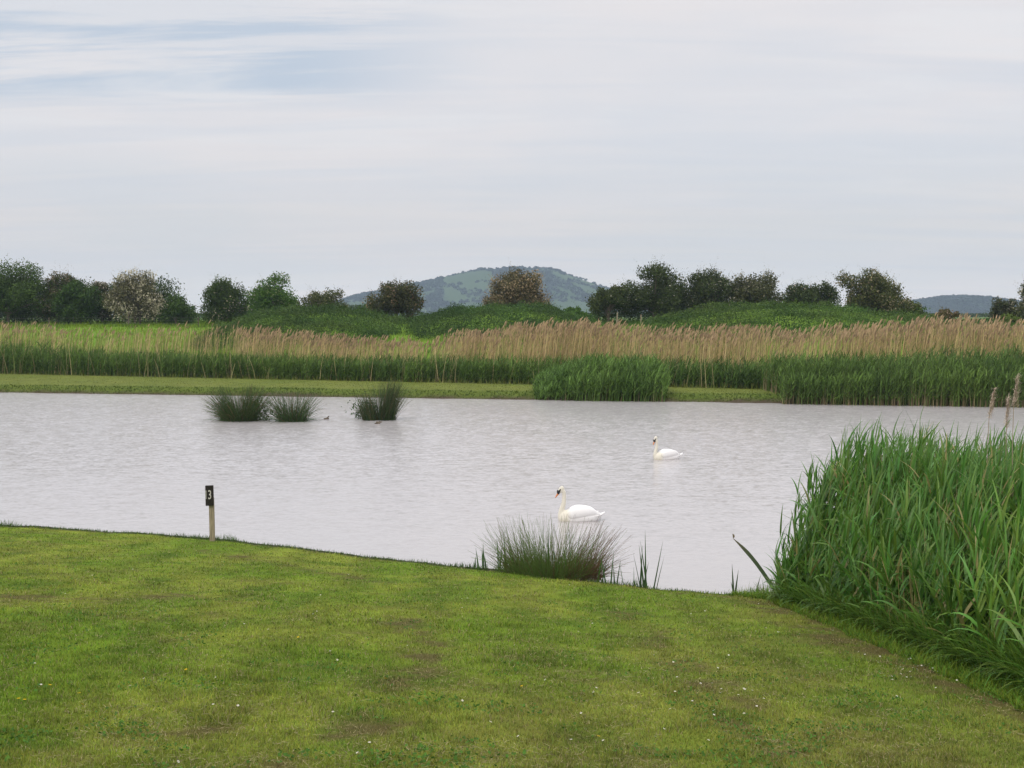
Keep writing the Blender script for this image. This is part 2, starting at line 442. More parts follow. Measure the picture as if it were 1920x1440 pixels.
def make_near_reeds():
    C = Cloud()
    B = [lawn_pt(*p) for p in ((1446, 1124), (1560, 1162), (1700, 1218), (1850, 1280), (1960, 1332))]
    B = [(x + .10, y + .05) for x, y in B]
    poly = B + [(5.6, 8.2), (8.6, 8.4), (10.0, 13.5), (8.0, 17.4), (6.2, 18.9), (4.7, 18.9)]
    n = 6200
    x = rng.uniform(3.6, 10, n); y = rng.uniform(8, 19, n)
    k = inside(x, y, poly); x, y = x[k], y[k]
    # thin out what stands hidden deep in the bed
    dedge = dist_poly(x, y, B + [(5.6, 8.2)])
    k = rng.random(len(x)) < np.where(dedge < 1.6, 1, .55) * np.where(fbm(x * .9, y * .9, 83, 2) > .30, 1, .5)
    x, y, dedge = x[k], y[k], dedge[k]; n = len(x)
    z = near_z(x, y); z = np.maximum(z, -.15)
    lump = fbm(x * .8, y * .5, 81, 3)
    top = 1.75 + .85 * lump + rng.normal(0, .16, n)          # stem heights
    rise = sstep(-.1, .75, dedge) * .55 + .45
    xl = np.interp(y, [17, 18.9], [3.9, 4.15]); top = top * rise * np.interp(y, [9, 16.5], [.67, 1.0]) * np.where(y > 15.5, .42 + .58 * sstep(-.1, 1.0, x - xl), 1)
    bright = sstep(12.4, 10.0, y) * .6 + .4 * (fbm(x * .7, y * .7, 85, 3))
    az = rng.normal(.1, .7, n); lean = rng.uniform(0, .10, n) + .12 * rng.random(n) * (dedge < .3)
    # outward lean at the margin
    az = np.where((dedge < .5) & (rng.random(n) < .6), rng.normal(3.5, .5, n), az)
    curve = rng.uniform(.02, .22, n)
    g = np.array([.066, .168, .026]); gb = np.array([.165, .318, .046])
    base = np.stack([x, y, z - .03], 1)
    dead = rng.random(n) < .14 + .3 * np.exp(-((x - lawn_pt(1705, 1212)[0] - .4) ** 2 + (y - lawn_pt(1705, 1212)[1] - .4) ** 2) / .6)
    cs = np.where(dead[:, None], np.array([.36, .29, .14]), np.array([.13, .19, .05])) * jit(n, .2)
    V, Fc, K, PT = ribbons(base, az, top, .012, lean, curve, cs, np.where(dead[:, None], cs, (g + gb) / 2), nseg=6, prof='stem', roll=rng.uniform(0, 6.28, n))
    C.add(V, Fc, K)
    live = np.where(~dead | (rng.random(n) < .3))[0]
    # leaves, alternating up each stem
    nl = 13
    for j in range(nl):
        idx = live
        f = np.clip((j + .6 + rng.uniform(-.35, .35, len(idx))) / nl * .92 + .06, 0.03, .99)
        q = f * 6; i = np.minimum(q.astype(int), 5); fr = (q - i)[:, None]
        p = PT[idx, i] * (1 - fr) + PT[idx, i + 1] * fr
        m = len(idx)
        wind = rng.random(m) < .55
        a = np.where(wind, rng.normal(.15, .55, m), rng.uniform(0, 6.283, m))
        Ln = (.36 + .30 * rng.random(m)) * (1.08 - .35 * np.abs(f - .55)) * (.75 + .25 * np.minimum(top[idx] / 2, 1))
        le = np.interp(f, [0, .6, 1], [.62, .40, .12]) + rng.normal(0, .14, m)
        cu = np.interp(f, [0, .6, 1], [1.55, 1.2, .5]) * rng.uniform(.35, 1.5, m)
        W = (.028 + .022 * rng.random(m)) * np.interp(y[idx], [9, 13], [.75, 1]) * np.interp(f, [0, .3, .8, 1], [.9, 1.05, 1.0, .7])
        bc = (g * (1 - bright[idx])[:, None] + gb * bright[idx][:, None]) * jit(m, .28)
        bc[:, 0] *= rng.uniform(.75, 1.35, m)
        yl = rng.random(m) < .04; bc[yl] = np.array([.30, .27, .10]) * jit(int(yl.sum()), .2)
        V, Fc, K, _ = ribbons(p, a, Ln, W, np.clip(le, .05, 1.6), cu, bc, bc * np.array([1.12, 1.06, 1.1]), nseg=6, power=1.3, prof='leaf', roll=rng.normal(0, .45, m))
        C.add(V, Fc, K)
    # spear-like shoots at the very top
    m = len(live); p = PT[live, 6]
    bc = (g * .8 + gb * .2) * jit(m, .25)
    V, Fc, K, _ = ribbons(p, rng.normal(.1, .5, m), rng.uniform(.2, .5, m), .022, rng.uniform(.0, .30, m), rng.uniform(.05, .6, m), bc, bc, nseg=4, prof='leaf')
    C.add(V, Fc, K)
    # soft undergrowth at the foot of the bed
    m = 9000
    t = rng.random(m) * (len(B) - 1); i = np.minimum(t.astype(int), len(B) - 2); f = (t - i)[:, None]; A = np.array(B)
    q = A[i] * (1 - f) + A[i + 1] * f
    off = np.abs(rng.normal(0, .35, m)); q = q + np.stack([off * .8, off * .45], 1)
    zz = near_z(q[:, 0], q[:, 1])
    bc = np.array([.095, .20, .026]) * jit(m, .4); bc[:, 0] *= rng.uniform(.8, 1.5, m)
    V, Fc, K, _ = ribbons(np.stack([q[:, 0], q[:, 1], zz], 1), rng.uniform(0, 6.283, m), rng.uniform(.2, .70, m), rng.uniform(.014, .026, m), rng.uniform(0, .6, m), rng.uniform(.4, 2.0, m), bc * .9, bc * 1.1, nseg=5, prof='leaf')
    C.add(V, Fc, K)
    # straw stubble patch
    m = 260
    m = 420; qx, qy = lawn_pt(1705, 1212); x = rng.normal(qx + .25, .30, m); y = rng.normal(qy + .25, .45, m)
    k = inside(x, y, poly); x, y = x[k], y[k]; m = len(x)
    bc = np.array([.38, .31, .14]) * jit(m, .25)
    V, Fc, K, _ = ribbons(np.stack([x, y, near_z(x, y)], 1), rng.uniform(0, 6.283, m), rng.uniform(.4, 1.1, m), .010, rng.uniform(0, .16, m), rng.uniform(0, .25, m), bc, bc, nseg=3, prof='stem')
    C.add(V, Fc, K)
    o = link('reed_bed', C.mesh('reed_bed'), M_REED)
    tag(o, 'tall lush green reed bed standing on the near bank beside the lawn', 'reeds')
make_near_reeds()

# dry plume stalks above the near reeds
def plume_stalk(x, y, z0, ztop, bend, label, seed):
    r = np.random.default_rng(seed)
    t = thing('dry_reed_stalk', (x, y, z0), label, 'reed stalk', 'dry plume stalks rising above the near reeds')
    H = ztop - z0
    pts = [(0, 0, 0), (.01, 0, H * .4), (.0, 0, H * .75), (bend * .3, 0, H * .9), (bend, 0, H)]
    V, Fc = tube(pts, [.006, .005, .0045, .0035, .002], 6)
    link('stem', np_mesh('stem', V, Fc, np.tile([.42, .34, .24], (len(V), 1)), True), M_STRAW, t)
    C = Cloud(); n = 230
    f = r.random(n); L = .34
    bx = np.interp(f, [0, 1], [bend * .35, bend * 1.1]) + r.normal(0, .014, n) * (1 - f * .6)
    bz = H - L * .9 + f * L
    p = np.stack([bx, r.normal(0, .014, n) * (1 - f * .6), bz], 1)
    c = np.array([.52, .42, .33]) * (1 + r.uniform(-.25, .25, (n, 1)))
    V, Fc, K, _ = ribbons(p, r.normal(.0 if bend > 0 else 3.14, 1.0, n), r.uniform(.04, .10, n), .006, r.uniform(.3, 1.2, n), r.uniform(.3, 1.8, n), c, c * 1.1, nseg=2)
    C.add(V, Fc, K)
    link('plume', C.mesh('plume'), M_STRAW, t)

def zat(py, d): return CZ + (HZ - py) / F * d
for (px, pyt, d, bend, lab, sd) in (
        (1851, 734, 13.2, .07, 'pale dry reed stalk with a curled drooping plume over the near reeds', 1),
        (1898, 712, 13.0, .05, 'tallest pale dry reed stalk with a ragged upright plume at the frame edge', 2),
        (1886, 752, 13.1, .02, 'shorter pale dry reed stalk leaning beside the tallest plume', 3)):
    x = at_d(px, d); plume_stalk(x, d, float(near_z(x, d)), zat(pyt, d), bend, lab, sd)

# ------------------------------------------------------------------ rush clumps and iris shoots
def rush(name, label, group, loc, n, rad, h, w, col, spread, brown_side=0, lobes=None, seed=1, left=0, skewlen=.75):
    r = np.random.default_rng(seed)
    C = Cloud()
    a = r.uniform(0, 6.283, n); rr = rad * np.sqrt(r.random(n))
    bx = rr * np.cos(a); by = rr * np.sin(a) * .7
    Ln = h * (.28 + .72 * r.random(n) ** skewlen)
    if lobes:
        k = r.integers(0, len(lobes), n)
        lo = np.array(lobes)[k]; bx = bx * lo[:, 2] + lo[:, 0]; by = by * lo[:, 2] + lo[:, 1]; Ln = Ln * lo[:, 3]
    az = np.arctan2(by, bx) + r.normal(0, .5, n)
    lean = np.clip(np.abs(r.normal(0, spread, n)) * (.35 + 1.0 * np.minimum(rr / rad, 1)), 0, 1.25)
    q = (r.random(n) < abs(left)) & (bx * left < 0); az = np.where(q, (3.14 if left > 0 else 0) + r.normal(0, .4, n), az); lean = np.where(q, lean + r.uniform(0, .5, n), lean)
    Ln = Ln * (1 - .25 * sstep(.5, 1.1, lean))
    cu = r.uniform(.05, .45, n) + lean * .35
    c = np.array(col) * (1 + r.uniform(-.3, .3, (n, 1)))
    br = r.random(n) < .12 + brown_side * sstep(-.1, .9, bx / max(rad, .01)) + 0
    c[br] = np.array([.135, .085, .045]) * (1 + r.uniform(-.3, .3, (int(br.sum()), 1)))
    ct = c * .9 + np.array([.06, .045, .02]) * .35
    V, Fc, K, _ = ribbons(np.stack([bx, by, np.full(n, -.03)], 1), az, Ln, w, lean, cu, c, ct, nseg=5, prof='stem', roll=r.uniform(0, 6.28, n))
    C.add(V, Fc, K)
    o = link(name, C.mesh(name), M_STRAW); o.location = loc
    tag(o, label, 'rush clump', group)
    return o

x, y, z = at_z(450, 789, 0)
g = 'rush clumps standing in the pond'
rush('rush_clump', 'widest dark rush clump in the water, splaying far out to the left', g, (x, y, 0), 1900, .72, 1.72, .013, (.05, .092, .026), .42, seed=2, left=.55)
x, y, z = at_z(549, 790, 0)
rush('rush_clump', 'spiky fan-shaped rush clump in the water, close to the right of the widest clump', g, (x, y, 0), 900, .60, 1.55, .014, (.055, .105, .036), .50, seed=3)
x, y, z = at_z(712, 788, 0)
rush('rush_clump', 'twin-headed rush clump standing apart in the water, its right lobe taller', g, (x, y, 0), 1500, .46, 1.8, .012, (.048, .085, .030), .20, seed=4,
     lobes=[(-.42, 0, .75, .72), (.22, .05, .85, 1.06), (.30, .1, .85, 1.06)])
# low leafy weed at the foot of two clumps
def weed(px, py, label, seed):
    x, y, _ = at_z(px, py, 0); r = np.random.default_rng(seed)
    n = 500; P = r.normal(size=(n, 3)) * np.array([.30, .2, .28]) + np.array([0, 0, .35]); P = P[P[:, 2] > 0]
    C = Cloud(); c = np.array([.05, .095, .03]) * (1 + r.uniform(-.3, .3, (len(P), 1)))
    C.add(*leaf_faces(P, r.uniform(.06, .13, len(P)), c, np.array([0, 0, 1.])))
    st = np.stack([r.normal(0, .2, 40), r.normal(0, .12, 40), np.full(40, -.02)], 1)
    V, Fc, K, _ = ribbons(st, r.uniform(0, 6.28, 40), r.uniform(.3, .7, 40), .012, r.uniform(0, .4, 40), .2, np.array([.05, .07, .03]), np.array([.05, .07, .03]), nseg=3, prof='stem')
    C.add(V, Fc, K)
    o = link('water_weed', C.mesh('water_weed'), M_LEAF); o.location = (x, y, 0); tag(o, label, 'water plant')
weed(488, 787, 'leafy dark green plant at the right foot of the widest rush clump', 5)
weed(682, 785, 'low leafy green plant at the left foot of the twin-headed rush clump', 6)

# near clump on the bank edge
x, y = lawn_pt(1035, 1074); y = float(edge(x)) + .12
rush('rush_clump', 'large loose rush tussock at the near lawn edge, russet on its right side', None, (x, y, float(near_z(x, y - .1)) - .03), 3600, .82, 1.12, .0062, (.095, .160, .035), .44, brown_side=.75, seed=8, left=-.3, skewlen=2.7)

def iris(px, py, heights, label, spread=.10, leanaz=None, w=.024, seed=1, col=(.055, .12, .035), group=None, off=.1):
    r = np.random.default_rng(seed)
    x, y = lawn_pt(px, py); y = float(edge(x)) + off
    z = max(float(near_z(x, y)), -.05)
    n = len(heights); h = np.array(heights) * 1.22; w = w * 1.5
    C = Cloud()
    base = np.stack([r.normal(0, .03 + spread * .6, n), r.normal(0, .03, n), np.full(n, -.04)], 1)
    az = r.uniform(0, 6.283, n) if leanaz is None else np.full(n, leanaz)
    c = np.array(col) * (1 + r.uniform(-.2, .2, (n, 1)))
    V, Fc, K, _ = ribbons(base, az, h, w, r.uniform(.02, .22, n), r.uniform(0, .15, n), c, c * 1.15, nseg=5, prof='blade', roll=r.uniform(-.5, .5, n) + np.where(np.abs(np.sin(az)) < .6, 1.2, 0))
    C.add(V, Fc, K)
    o = link('iris_shoots', C.mesh('iris_shoots'), M_REED); o.location = (x, y, z)
    tag(o, label, 'water plant', group)
ig = 'sword-leaved shoots along the near water edge'
iris(903, 1062, [.42, .36, .30, .22, .2], 'small sword-leaved shoots just left of the large near tussock', seed=1, group=ig)
iris(945, 1064, [.58, .5, .42, .38, .46, .34, .54], 'upright sword leaves rising from the left part of the near tussock', seed=2, spread=.25, group=ig)
iris(1035, 1072, [.86, .60, .5, .42, .74], 'tallest sword leaves standing up through the middle of the near tussock', seed=3, spread=.2, group=ig)
iris(1080, 1080, [.5, .4, .44, .36, .3, .38], 'short bright sword leaves in front of the near tussock', seed=4, spread=.3, col=(.075, .17, .03), off=.0, group=ig)
iris(1150, 1088, [.45, .4, .5, .38, .33, .3], 'thin sword leaves at the right end of the near tussock', seed=5, spread=.2, w=.018, group=ig)
iris(1186, 1094, [.30, .12], 'lone short sword leaf between the tussock and the tall slim cluster', seed=6, spread=.02, w=.014, group=ig)
iris(1218, 1100, [.80, .66, .62, .55, .4, .62], 'tall slim cluster of sword leaves standing alone in open water edge', seed=7, spread=.10, w=.022, group=ig, col=(.05, .10, .035))
iris(1238, 1103, [.70, .5], 'pair of slim sword leaves just right of the tall slim cluster', seed=9, spread=.04, leanaz=.1, w=.02, group=ig, col=(.05, .10, .035))
iris(1388, 1112, [.46, .38, .2], 'small dark spear-shaped shoot at the edge left of the near reeds', seed=10, spread=.03, group=ig, col=(.045, .08, .03))
iris(1422, 1114, [.32, .24, .2, .15], 'short dark shoots at the foot of the long slanting leaf', seed=11, spread=.12, w=.018, group=ig, col=(.045, .08, .03))

def slant_leaf():
    x0, y0 = lawn_pt(1446, 1108); y0 = float(edge(x0)) + .05; z0 = float(near_z(x0, y0 - .1))
    tip = np.array([at_d(1371, y0), y0 - .15, zat(1006, y0)]); b = np.array([x0, y0, z0])
    n = 9; V = []; C = []
    for i in range(n + 1):
        s = i / n
        p = b * (1 - s) + tip * s + np.array([0, 0, .10 * math.sin(math.pi * s)]) + np.array([-.02 * math.sin(math.pi * s), 0, 0])
        w = .030 * min(1, (1 - s) * 3 + .12)
        d = np.array([.8, .15, .55]); d /= np.linalg.norm(d)
        V += [p - d * w, p + d * w]
        C += [np.array([.085, .125, .06]) * (1 - s ** 4) + np.array([.2, .16, .1]) * s ** 4] * 2
    V += [tip, tip + [.03, 0, .02], tip + [.02, 0, .06], tip + [-.01, 0, .07]]; C += [np.array([.2, .16, .1])] * 4
    Fc = [(2 * i, 2 * i + 1, 2 * i + 3, 2 * i + 2) for i in range(n)] + [(2 * n + 2, 2 * n + 3, 2 * n + 4, 2 * n + 5)]
    V = np.array(V); Fc = np.array(Fc)
    o = link('slanting_leaf', np_mesh('slanting_leaf', V, Fc, np.array(C), True), M_REED)
    tag(o, 'single long broad leaf slanting up to the left from the near reeds', 'reed leaf')
slant_leaf()
def broken_stalk():
    a = lawn_pt(1654, 1170); b = lawn_pt(1694, 1158)
    p0 = (a[0], a[1], float(near_z(*a)) + .03); p1 = (b[0] + .0, b[1] - .25, float(near_z(b[0], b[1] - .25)) + .16)
    V, Fc = tube([p0, ((p0[0] + p1[0]) / 2, (p0[1] + p1[1]) / 2, (p0[2] + p1[2]) / 2 + .01), p1], [.008, .008, .007], 7)
    o = link('broken_stalk', np_mesh('broken_stalk', V, Fc, np.tile([.50, .42, .30], (len(V), 1)), True), M_STRAW)
    tag(o, 'pale snapped reed stalk lying at the foot of the near reeds', 'reed stalk')
broken_stalk()

# ------------------------------------------------------------------ far reeds
def far_green(name, x0, x1, f_y0, depth, hfun, dens, label, cat, kind=None, dry=0., lean=.06, col=((.058, .112, .022), (.120, .195, .036)), taper=None):
    C = Cloud()
    n = int((x1 - x0) * depth * dens)
    x = rng.uniform(x0, x1, n); v = rng.random(n) ** 1.3
    y = f_y0(x) + v * depth
    if taper is not None:
        k = rng.random(n) < taper(x, v); x, y, v = x[k], y[k], v[k]; n = len(x)
    h = hfun(x) * (.80 + .2 * v) * rng.uniform(.74, 1.10, n) * (.84 + .32 * fbm(x * .9, y * .9, 91, 3))
    z = np.maximum(far_z(x, y), -.12)
    base = np.stack([x, y, z - .05], 1)
    m = fbm(x * .8, y * .5, 93, 3)[:, None]
    c = (np.array(col[0]) * (1 - m) + np.array(col[1]) * m) * jit(n, .35)
    az = rng.normal(.15, .9, n)
    cs = c.copy()
    if dry > 0:
        k = rng.random(n) < dry; cs[k] = np.array([.30, .22, .13]) * jit(int(k.sum()), .25)
    V, Fc, K, PT = ribbons(base, az, h, .035, rng.uniform(0, .08, n) + lean, rng.uniform(0, .22, n), cs, c, nseg=3, prof='stem')
    C.add(V, Fc, K)
    for j in range(6):
        f = np.clip((j + rng.random(n)) / 6 * .68 + .30 - (0 if dry > 0 else .14), .06, .98)
        q = f * 3; i = np.minimum(q.astype(int), 2); fr = (q - i)[:, None]
        p = PT[np.arange(n), i] * (1 - fr) + PT[np.arange(n), i + 1] * fr
        a = np.where(rng.random(n) < .5, rng.normal(.1, .7, n), rng.uniform(0, 6.28, n))
        cc = c * jit(n, .4)
        V, Fc, K, _ = ribbons(p, a, rng.uniform(.3, .6, n), .05, np.interp(f, [0, 1], [.7, .2]), rng.uniform(.3, 1.3, n), cc, cc * 1.1, nseg=2, prof='blade', roll=rng.normal(0, .6, n))
        C.add(V, Fc, K)
    o = link(name, C.mesh(name), M_FAR); tag(o, label, cat, kind=kind)

xl = at_d(-140, 82)
far_green('green_reed_belt', -46, 34, lambda x: shore(x) + strip_w(x) + 1.3 * (fbm(x * .45, x * 0, 95, 3) - .5), 3.2,
          lambda x: np.interp((x / 80 * F + 960), [-200, 0, 120, 260, 480, 800, 1000, 1300, 1470, 2000], [2.45, 2.35, 2.0, 1.9, 1.75, 1.75, 1.85, 1.75, 1.8, 2.0]), 34,
          'long dark green belt of reeds along the far mown strip', 'reeds', kind='stuff')
xa, xb = at_d(1003, 64), at_d(1247, 64)
far_green('reed_clump', xa, xb, lambda x: shore(x) - .5 + .3 * np.abs((x - (xa + xb) / 2) / 3.5) ** 2, 3.4,
          lambda x: np.interp(x, [xa, xa + .8, xa + 2.2, (xa + xb) / 2, xb - .9, xb], [.7, 1.25, 1.85, 2.1, 2.05, 1.5]), 60,
          'rounded clump of green reeds jutting from the far bank, left of the long waterside bed', 'reeds', lean=.14, dry=.15, col=((.070, .145, .028), (.145, .24, .05)))
xc, xd = at_d(1467, 61.5), at_d(2060, 60)
far_green('reed_bed', xc, xd, lambda x: shore(x) - .9, 5.5,
          lambda x: np.interp(x, [xc, xc + .6, xc + 3, at_d(1700, 61), at_d(1920, 60)], [1.75, 2.0, 2.05, 2.2, 2.45]), 48,
          'long waterside bed of green reeds with straw-coloured bases on the far right bank', 'reeds', dry=.55, lean=.05)

def far_tan():
    C = Cloud()
    n = 17000
    x = rng.uniform(-46, 36, n); v = rng.random(n)
    y = shore(x) + strip_w(x) + 3.0 + v * 7.0
    px = x / y * F + 960
    dn = np.interp(px, [-100, 0, 60, 150, 300, 420, 480, 640, 780, 815, 860, 1000, 1200, 1480, 1520, 1560, 1700, 2000],
                   [.26, .28, .26, .20, .22, .30, .55, .60, .30, .28, .70, .85, .85, .75, .38, .7, .85, .85])
    k = rng.random(n) < dn * (.35 + .95 * fbm(x * .7, y * .3, 97, 3)); x, y, v, px = x[k], y[k], v[k], px[k]; n = len(x)
    topy = np.interp(px, [-100, 0, 150, 300, 420, 500, 600, 700, 800, 850, 950, 1050, 1130, 1200, 1300, 1400, 1480, 1540, 1620, 1750, 1850, 2000],
                     [606, 606, 618, 615, 612, 622, 630, 637, 640, 628, 614, 609, 608, 620, 622, 617, 625, 618, 612, 602, 606, 608])
    z = far_z(x, y)
    zt = CZ + (HZ - topy) / F * y
    h = np.clip(zt - z, 1.2, 4.2) * (1.03 - np.abs(rng.normal(0, .17, n))) * (.80 + .36 * fbm(x * 1.6, y, 99, 2))
    c = np.array([.50, .385, .19]) * jit(n, .45); c[:, 1] *= rng.uniform(.92, 1.06, n)
    gr = rng.random(n) < np.where(px < 440, .35, .15); c[gr] = np.array([.22, .25, .07]) * jit(int(gr.sum()), .25)
    az = rng.normal(0, .35, n)
    V, Fc, K, PT = ribbons(np.stack([x, y, z - .05], 1), az, h, .030, rng.uniform(-.02, .13, n), rng.uniform(.02, .16, n), c, c, nseg=3, prof='stem', roll=np.where(np.abs(np.cos(az)) > .5, 1.57, 0) + rng.normal(0, .5, n))
    C.add(V, Fc, K)
    # dry leaves on the stems
    for j in range(2):
        f = rng.uniform(.2, .85, n); q = f * 3; i = np.minimum(q.astype(int), 2); fr = (q - i)[:, None]
        p = PT[np.arange(n), i] * (1 - fr) + PT[np.arange(n), i + 1] * fr
        V, Fc, K, _ = ribbons(p, rng.normal(0, .9, n), rng.uniform(.2, .5, n), .03, rng.uniform(.2, .6, n), rng.uniform(.2, .9, n), c * 1.05, c, nseg=2, roll=rng.normal(0, .8, n))
        C.add(V, Fc, K)
    m = 1500; xm = rng.uniform(-46, 32, m); ym = shore(xm) + strip_w(xm) + rng.uniform(-.2, 3, m); km = rng.random(m) < fbm(xm * .8, xm * 0, 101, 3); xm, ym = xm[km], ym[km]; m = len(xm)
    cm = np.array([.42, .34, .18]) * jit(m, .4)
    V, Fc, K, _ = ribbons(np.stack([xm, ym, far_z(xm, ym)], 1), rng.uniform(0, 6.28, m), rng.uniform(.8, 2.6, m), .03, rng.uniform(0, .25, m), rng.uniform(0, .4, m), cm, cm, nseg=3, prof='stem', roll=rng.uniform(0, 3, m))
    C.add(V, Fc, K)
    kk = rng.random(n) < np.where(px < 430, .35, .8)
    p = PT[kk, 3]; m = len(p)
    pc = np.array([.41, .30, .18]) * jit(m, .4)
    for r0 in (0, 1.57):
        V, Fc, K, _ = ribbons(p - np.array([0, 0, .05]), az[kk], rng.uniform(.22, .40, m), .075, rng.uniform(.1, .35, m), rng.uniform(.1, .8, m), pc, pc, nseg=3, prof='plume', roll=r0)
        C.add(V, Fc, K)
    o = link('dry_reed_belt', C.mesh('dry_reed_belt'), M_STRAW)
    tag(o, 'belt of last year\'s tan dry reeds with brown plumes behind the green reeds', 'reeds', kind='stuff')
far_tan()

def meadow_grass():
    C = Cloud(); n = 60000
    y = rng.uniform(88, 140, n); x = y * rng.uniform(-.48, .48, n)
    u = y - shore(x) - strip_w(x)
    k = (u > 3) & (mound_z(x, y) < .5 + .2 * rng.random(n)); x, y = x[k], y[k]; n = len(x)
    m = fbm(x * .25, y * .2, 103, 3)[:, None]; m2 = sstep(.5, .7, fbm(x * .5 + 9, y * .4, 105, 3))[:, None]
    c = (np.array([.12, .215, .014]) * (1 - m) + np.array([.21, .275, .028]) * m)
    right = sstep(-5, 8, x)[:, None]; c = c * (1 - right) + np.array([.075, .14, .025]) * right
    c = c * (1 - m2 * .6) + np.array([.06, .12, .02]) * m2 * .6
    c = c * jit(n, .25)
    V, Fc, K, _ = ribbons(np.stack([x, y, far_z(x, y) - .03], 1), rng.uniform(0, 6.28, n), rng.uniform(.2, .55, n), .06, rng.uniform(0, .4, n), rng.uniform(0, .7, n), c, c * 1.1, nseg=2)
    C.add(V, Fc, K)
    n = 26000                              # shorter cover of the mown strip by the water
    x = rng.uniform(-40, 30, n); w = strip_w(x); u = np.where(rng.random(n) < .25, rng.random(n) * .9, rng.random(n) * (w + .4)); y = shore(x) + u
    m = fbm(x * .6, y * .8, 107, 3)[:, None]
    c = (np.array([.105, .140, .026]) * (1 - m) + np.array([.17, .18, .040]) * m) * jit(n, .25)
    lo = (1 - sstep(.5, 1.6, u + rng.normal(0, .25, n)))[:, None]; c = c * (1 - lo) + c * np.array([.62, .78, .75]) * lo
    h = np.where(u < .8, .10, np.where(u > w - .3, .3, .05)) * rng.uniform(.6, 1.3, n)
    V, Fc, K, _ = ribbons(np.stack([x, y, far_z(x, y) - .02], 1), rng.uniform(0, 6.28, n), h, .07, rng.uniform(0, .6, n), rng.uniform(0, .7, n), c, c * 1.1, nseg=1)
    C.add(V, Fc, K)
    o = link('meadow_grass', C.mesh('meadow_grass'), M_GRASS); tag(o, 'bright long grass on the far bank and slope', 'grass', kind='stuff')
meadow_grass()

# ------------------------------------------------------------------ bramble thickets on the mounds
def bramble(px0, px1, d, hd, n, label, col, zmin=.46):
    C = Cloud()
    n = int(n * 1.7); x0, x1 = at_d(px0, d), at_d(px1, d)
    x = rng.uniform(x0, x1, n); y = rng.uniform(d - hd, d + hd * .8, n)
    mz = mound_z(x, y)
    k = mz > zmin + .5 * (fbm(x * .4, y * .4, 109, 2) - .5); x, y = x[k], y[k]; n = len(x)
    lump = fbm(x * .55, y * .55, 111, 4)
    big = sstep(.42, .62, fbm(x * .28, y * .28, 115, 3)); z = far_z(x, y) + (.10 + .55 * lump + .65 * big * lump) * rng.random(n) ** .6
    for _ in range(24):
        bx, by, bs = rng.uniform(x0, x1), rng.uniform(d - hd, d + hd * .4), rng.uniform(.45, 1.3)
        g = np.exp(-((x - bx) ** 2 + (y - by) ** 2) / (2 * bs * bs)); z = z + g * bs * rng.uniform(.18, .42) * (.5 + .5 * rng.random(n))
    tall = rng.random(n) < .04; z = z + tall * rng.random(n) * .5
    P = np.stack([x, y, z], 1)
    m = sstep(.3, .7, fbm(x * .35, y * .8, 113, 3))[:, None]
    c = (np.array(col[0]) * (1 - m) + np.array(col[1]) * m) * jit(n, .4)
    c = c * (1 - .30 * big[:, None] * np.array([.9, 1, .8])); C.add(*leaf_faces(P, rng.uniform(.07, .17, n), c, np.tile([0, -.4, 1.], (n, 1)), .8, .6))
    # arching sprays that break the outline
    m = n // 50; i = rng.integers(0, n, m)
    for j in range(5):
        q = P[i] + np.stack([rng.normal(0, .08, m) + j * .05, rng.normal(0, .1, m), .06 + j * .075 + rng.normal(0, .03, m)], 1)
        C.add(*leaf_faces(q, rng.uniform(.08, .16, m), c[i] * 1.05))
    o = link('bramble_thicket', C.mesh('bramble_thicket'), M_LEAF)
    tag(o, label, 'bramble', 'bramble thickets on the mounds')
bramble(400, 745, 108, 13, 34000, 'bramble-covered mound on the left, beside the bright meadow', ((.046, .098, .018), (.090, .152, .028)))
bramble(748, 1112, 110, 13, 34000, 'darker bramble-covered mound in the middle, below the distant hill', ((.042, .092, .018), (.074, .138, .026)))
bramble(1200, 1810, 104, 14, 46000, 'longest bramble-covered mound on the right, in front of the tall hedge trees', ((.052, .110, .018), (.104, .172, .030)))

